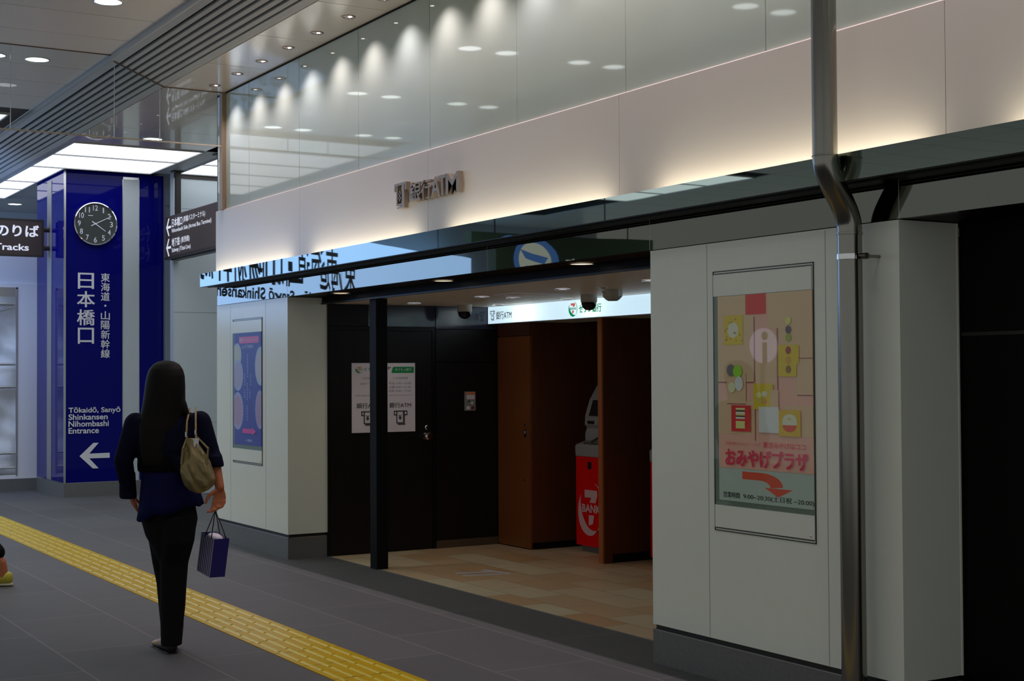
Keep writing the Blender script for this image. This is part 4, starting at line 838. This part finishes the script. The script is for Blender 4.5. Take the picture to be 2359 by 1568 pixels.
# trousers
tr = MB()
def tro(y, xl, xr, t): return (PX((xl+xr)/2, y, t), rh*((xr-xl)/2/422.), fh*(.066 if y > 1280 else .12))
tr.loft([tro(1130, 335, 445, 0), tro(1200, 328, 458, 0), tro(1235, 338, 451, 0), (PX(394, 1268, 0), rh*.09, fh*.10), (PX(396, 1300, 0), rh*.06, fh*.075), (PX(396, 1330, 0), rh*.03, fh*.05)], 24)
tr.loft([tro(1190, 340, 430, .03), tro(1250, 342, 425, .04), tro(1300, 348, 424, .05), tro(1350, 357, 424, .06), tro(1400, 362, 421, .06), tro(1450, 368, 420, .05), tro(1492, 371, 417, .04)], 22)
tr.loft([tro(1190, 372, 458, -.02), tro(1250, 376, 452, -.03), tro(1300, 374, 439, -.03), tro(1350, 374, 434, -.02), tro(1400, 374, 431, -.02), tro(1450, 376, 426, -.03), tro(1486, 378, 425, -.04)], 22)
fuse('trousers', tr, M_trouser, wm, .006, 5)
# hair: crown cap and long straight fall over the back
hr = MB()
hr.loft([(W3(s, z, t), AX*a_, AY*d_) for z, s, t, a_, d_ in ((1.583, -.026, .02, .012, .012), (1.578, -.026, .02, .042, .045), (1.562, -.026, .018, .07, .076), (1.535, -.027, .014, .09, .097), (1.50, -.027, .008, .102, .106), (1.45, -.028, 0, .108, .108), (1.39, -.029, -.01, .112, .104), (1.33, -.03, -.02, .119, .096), (1.28, -.03, -.04, .124, .078), (1.22, -.03, -.07, .124, .056), (1.14, -.03, -.09, .118, .042), (1.07, -.028, -.098, .108, .034), (1.02, -.028, -.1, .096, .028), (1.005, -.028, -.1, .07, .02))], 30)
hr.tube([W3(.02, 1.46, -.0), W3(.055, 1.38, -.02), W3(.082, 1.325, -.03), W3(.105, 1.285, -.035), W3(.118, 1.262, -.035)], [.03, .028, .022, .012, .005], 10)
for v in hr.v: 
    d = (v-(hc+AY*.06+Vector((0, 0, -.05))))
    if d.y > .0 and v.z < hc.z+.03 and v.z > 1.30 and abs(d.x) < .06: v.y -= .05
fuse('hair', hr, M_hair, wm, .007, 4)
for (x, y, t, m_, n_) in ((380, 1500, .04, M_beige, 'left'), (400, 1499, -.04, M_shoe, 'right')):
    p = PX(x, 1503, t); p.z = 0.0; f_ = AY; sh_ = MB()
    sh_.loft([(p+f_*q+Vector((0, 0, zc_)), AX*a_, Vector((0, 0, hh_))) for q, zc_, a_, hh_ in ((-.05, .035, .018, .028), (-.03, .036, .029, .034), (.02, .036, .031, .034), (.08, .025, .036, .023), (.14, .018, .037, .016), (.18, .014, .02, .010))], 18)
    s_ = sh_.build('shoe', m_, wm, smooth='all'); MB().loft([(p+f_*q+Vector((0, 0, .004)), AX*a_, Vector((0, 0, .004))) for q, a_ in ((-.055, .018), (-.03, .031), (.06, .034), (.14, .039), (.185, .02))], 14).build('sole', M_shoe, s_)
# shoulder bag
hb = thing('shoulder_bag', 'slouchy gold leather bag hanging from the woman\'s right shoulder', 'handbag', PX(472, 1136, -.1)); m = MB(); T = -.135
m.loft([(PX(x, y, T), rh*w, fh*d) for x, y, w, d in ((455, 1012, .018, .018), (459, 1030, .040, .026), (464, 1048, .062, .036), (467, 1066, .08, .047), (470, 1088, .09, .054), (474, 1106, .092, .054), (475, 1120, .078, .046), (473, 1130, .05, .032), (471, 1136, .02, .015))], 34)
for k, v in enumerate(m.v):
    d = v-PX(471, 1085, T); s_, z_ = d.dot(rh), d.z; v += fh*(.012*math.sin(s_*95+z_*40)*math.cos(z_*30))+rh*(.006*math.sin(z_*60+k))
fuse('bag_body', m, M_bag, hb, .005, 3)
for p_, q_ in ((((440, 946, .0), (441, 975, -.08), (444, 1004, -.125), (448, 1030, T)), .0055), (((452, 944, .02), (459, 972, -.06), (465, 1000, -.12), (470, 1030, T-.02)), .0055)):
    MB().tube([PX(*c) for c in p_], [q_]*len(p_), 10).build('strap', mat('tan_strap', S(158, 136, 92), .45), hb, smooth='all')
for c in ((444, 1004, -.125), (465, 1000, -.12)): MB().tube([PX(c[0], c[1]-6, c[2]), PX(c[0], c[1]+5, c[2])], .0075, 12).build('buckle', M_alu, hb)
for xa in (443, 500): MB().tube([PX(446 if xa == 443 else 466, 1008, -.12), PX(xa-3, 1035, T-.03), PX(xa-6 if xa == 443 else 494, 1070, T-.03)], [.004, .006, .007], 8).build('gathered_strap', M_bag, hb)
bt = thing('water_bottle', 'clear bottle with white cap poking out of the gold bag', 'bottle', PX(462, 1060, T)); MB().tube([PX(462, 1065, T), PX(463, 1046, T-.005), PX(465, 1036, T-.005), PX(466, 1028, T-.005)], [.028, .028, .018, .014], 16).build('bottle_body', M_bottle, bt, smooth='all')
MB().tube([PX(466, 1031, T-.005), PX(467, 1013, T-.005)], .0165, 18).build('bottle_cap', M_cap, bt, smooth=True)
# paper shopping bag
sb = thing('shopping_bag', 'small paper shopping bag with striped side and navy face in her right hand', 'bag', PX(490, 1334, 0))
def SB(u, v, z):   # u along striped side (to the left), v along navy face (to the right), from the near edge
    return PX(499-36*u+29*v-z*11, 1246-13*u+2*v+z*88, -.03+.07*u+.07*v)
m = MB()
for quad, mt_ in ((((0, 0, 0), (1, 0, 0), (1, 0, 1), (0, 0, 1)), M_stripe), (((0, 0, 0), (0, 0, 1), (0, 1, 1), (0, 1, 0)), M_navy), (((1, 0, 0), (1, 1, 0), (1, 1, 1), (1, 0, 1)), M_navy), (((0, 1, 0), (0, 1, 1), (1, 1, 1), (1, 1, 0)), M_stripe), (((0, 0, 1), (1, 0, 1), (1, 1, 1), (0, 1, 1)), M_navy)): m.add([SB(*c) for c in quad], [(0, 1, 2, 3)], mt_)
bagb = m.build('bag_body', None, sb); m = MB(); nrm = (SB(0, 0, 0)-SB(0, 1, 0)).normalized()*.0012
for i in range(7): u = .08+.13*i; m.add([SB(u, 0, .02)+nrm, SB(u+.05, 0, .02)+nrm, SB(u+.05, 0, .98)+nrm, SB(u, 0, .98)+nrm], [(0, 1, 2, 3)])
m.build('stripes', mat('stripe_navy', S(70, 62, 110), .5), bagb)
for vv in (0, 1):
    e_ = -.002 if vv == 0 else 0; hp = PX(500, 1181, -.02); MB().tube([SB(.72, vv, .06), SB(.68, vv, 0).lerp(hp, .5), hp, SB(.22, vv, 0).lerp(hp, .5), SB(.22, vv, .06)], .0028, 8).build('handle', M_cord, sb, smooth='all')
MB().loft([(SB(.5, .5, 0)+Vector((0, 0, q)), (SB(1, .5, 0)-SB(.5, .5, 0))*k, (SB(.5, 1, 0)-SB(.5, .5, 0))*k) for q, k in ((-.03, .5), (-.005, .8), (.006, .5))], 12).build('tissue', M_paper, sb, smooth='all')

# --- a second passer-by, almost wholly outside the left edge: the rear foot is what shows
PS = Vector((2.02, 10.9, 0)); rr, ff = rh, fh
def V3(s, z, t=0.): return PS + rr*s + ff*t + Vector((0, 0, z))
p2 = thing('person', 'passer-by in dark trousers and yellow sneakers cut off by the left edge', 'person', PS)
b = MB(); b.ball(V3(-.35, 1.56, 0), .075, .09, .11); b.ball(V3(-.43, 1.55, 0), .016, .012, .018); limb(b, [V3(-.33, 1.5, 0), V3(-.28, 1.38, 0)], [.05, .06])
b.loft([(V3(s, z, 0), ff*a_, rr*d_) for z, s, a_, d_ in ((1.40, -.27, .09, .07), (1.34, -.26, .19, .10), (1.15, -.24, .17, .11), (.98, -.22, .15, .10), (.85, -.2, .16, .11))])
limb(b, [V3(-.25, 1.33, -.19), V3(-.12, 1.08, -.22), V3(-.2, .86, -.22)], [.045, .038, .026]); limb(b, [V3(-.25, 1.33, .19), V3(-.3, 1.06, .22), V3(-.42, .88, .2)], [.045, .038, .026])
hand_mesh(b, V3(-.2, .86, -.22), Vector((0, 0, -1)), -rr, ff, .3); hand_mesh(b, V3(-.42, .88, .2), Vector((-.2, 0, -1)), -rr, -ff, .3)
limb(b, [V3(-.18, .88, -.06), V3(-.06, .5, -.05), V3(.235, .16, -.05), V3(.25, .05, -.05)], [.075, .055, .038, .035]); limb(b, [V3(-.22, .88, .08), V3(-.45, .48, .08), V3(-.55, .07, .08)], [.075, .055, .036])
fuse('body', b, M_skin, p2, .006, 3)
m = MB(); m.loft([(V3(s, z, 0), ff*a_, rr*d_) for z, s, a_, d_ in ((1.43, -.275, .08, .07), (1.35, -.26, .215, .12), (1.15, -.24, .19, .13), (.95, -.21, .175, .125), (.82, -.2, .18, .13))], 24)
limb(m, [V3(-.25, 1.33, -.19), V3(-.12, 1.08, -.22), V3(-.19, .89, -.22)], [.06, .05, .04]); limb(m, [V3(-.25, 1.33, .19), V3(-.3, 1.06, .22), V3(-.41, .9, .2)], [.06, .05, .04]); fuse('shirt', m, M_band, p2, .008, 5)
m = MB(); limb(m, [V3(-.18, .86, -.06), V3(-.06, .5, -.05), V3(.20, .24, -.05)], [.095, .075, .06]); limb(m, [V3(-.22, .86, .08), V3(-.45, .48, .08), V3(-.54, .14, .08)], [.095, .075, .06]); fuse('trousers', m, M_trouser, p2, .008, 5)
m = MB(); m.ball(V3(-.345, 1.60, 0), .09, .1, .1); fuse('hair', m, M_hair, p2, .008, 3)
for s, t, z in ((.25, -.05, 0), (-.56, .08, 0)):
    c = V3(s, 0, t); d = -rr; m = MB(); m.loft([(c+d*q+Vector((0, 0, zc_)), ff*a_, Vector((0, 0, hh_))) for q, zc_, a_, hh_ in ((-.06, .055, .022, .035), (-.04, .058, .034, .045), (.02, .055, .037, .042), (.09, .04, .043, .028), (.15, .034, .042, .02), (.185, .028, .022, .012))], 18); s_ = m.build('shoe', mat('yellow_sneaker', S(190, 180, 60), .5), p2, smooth='all')
    MB().loft([(c+d*q+Vector((0, 0, .012)), ff*a_, Vector((0, 0, .012))) for q, a_ in ((-.07, .022), (-.04, .037), (.06, .041), (.14, .045), (.19, .024))], 14).build('sole', mat('pale_rubber', S(190, 185, 165), .6), s_)
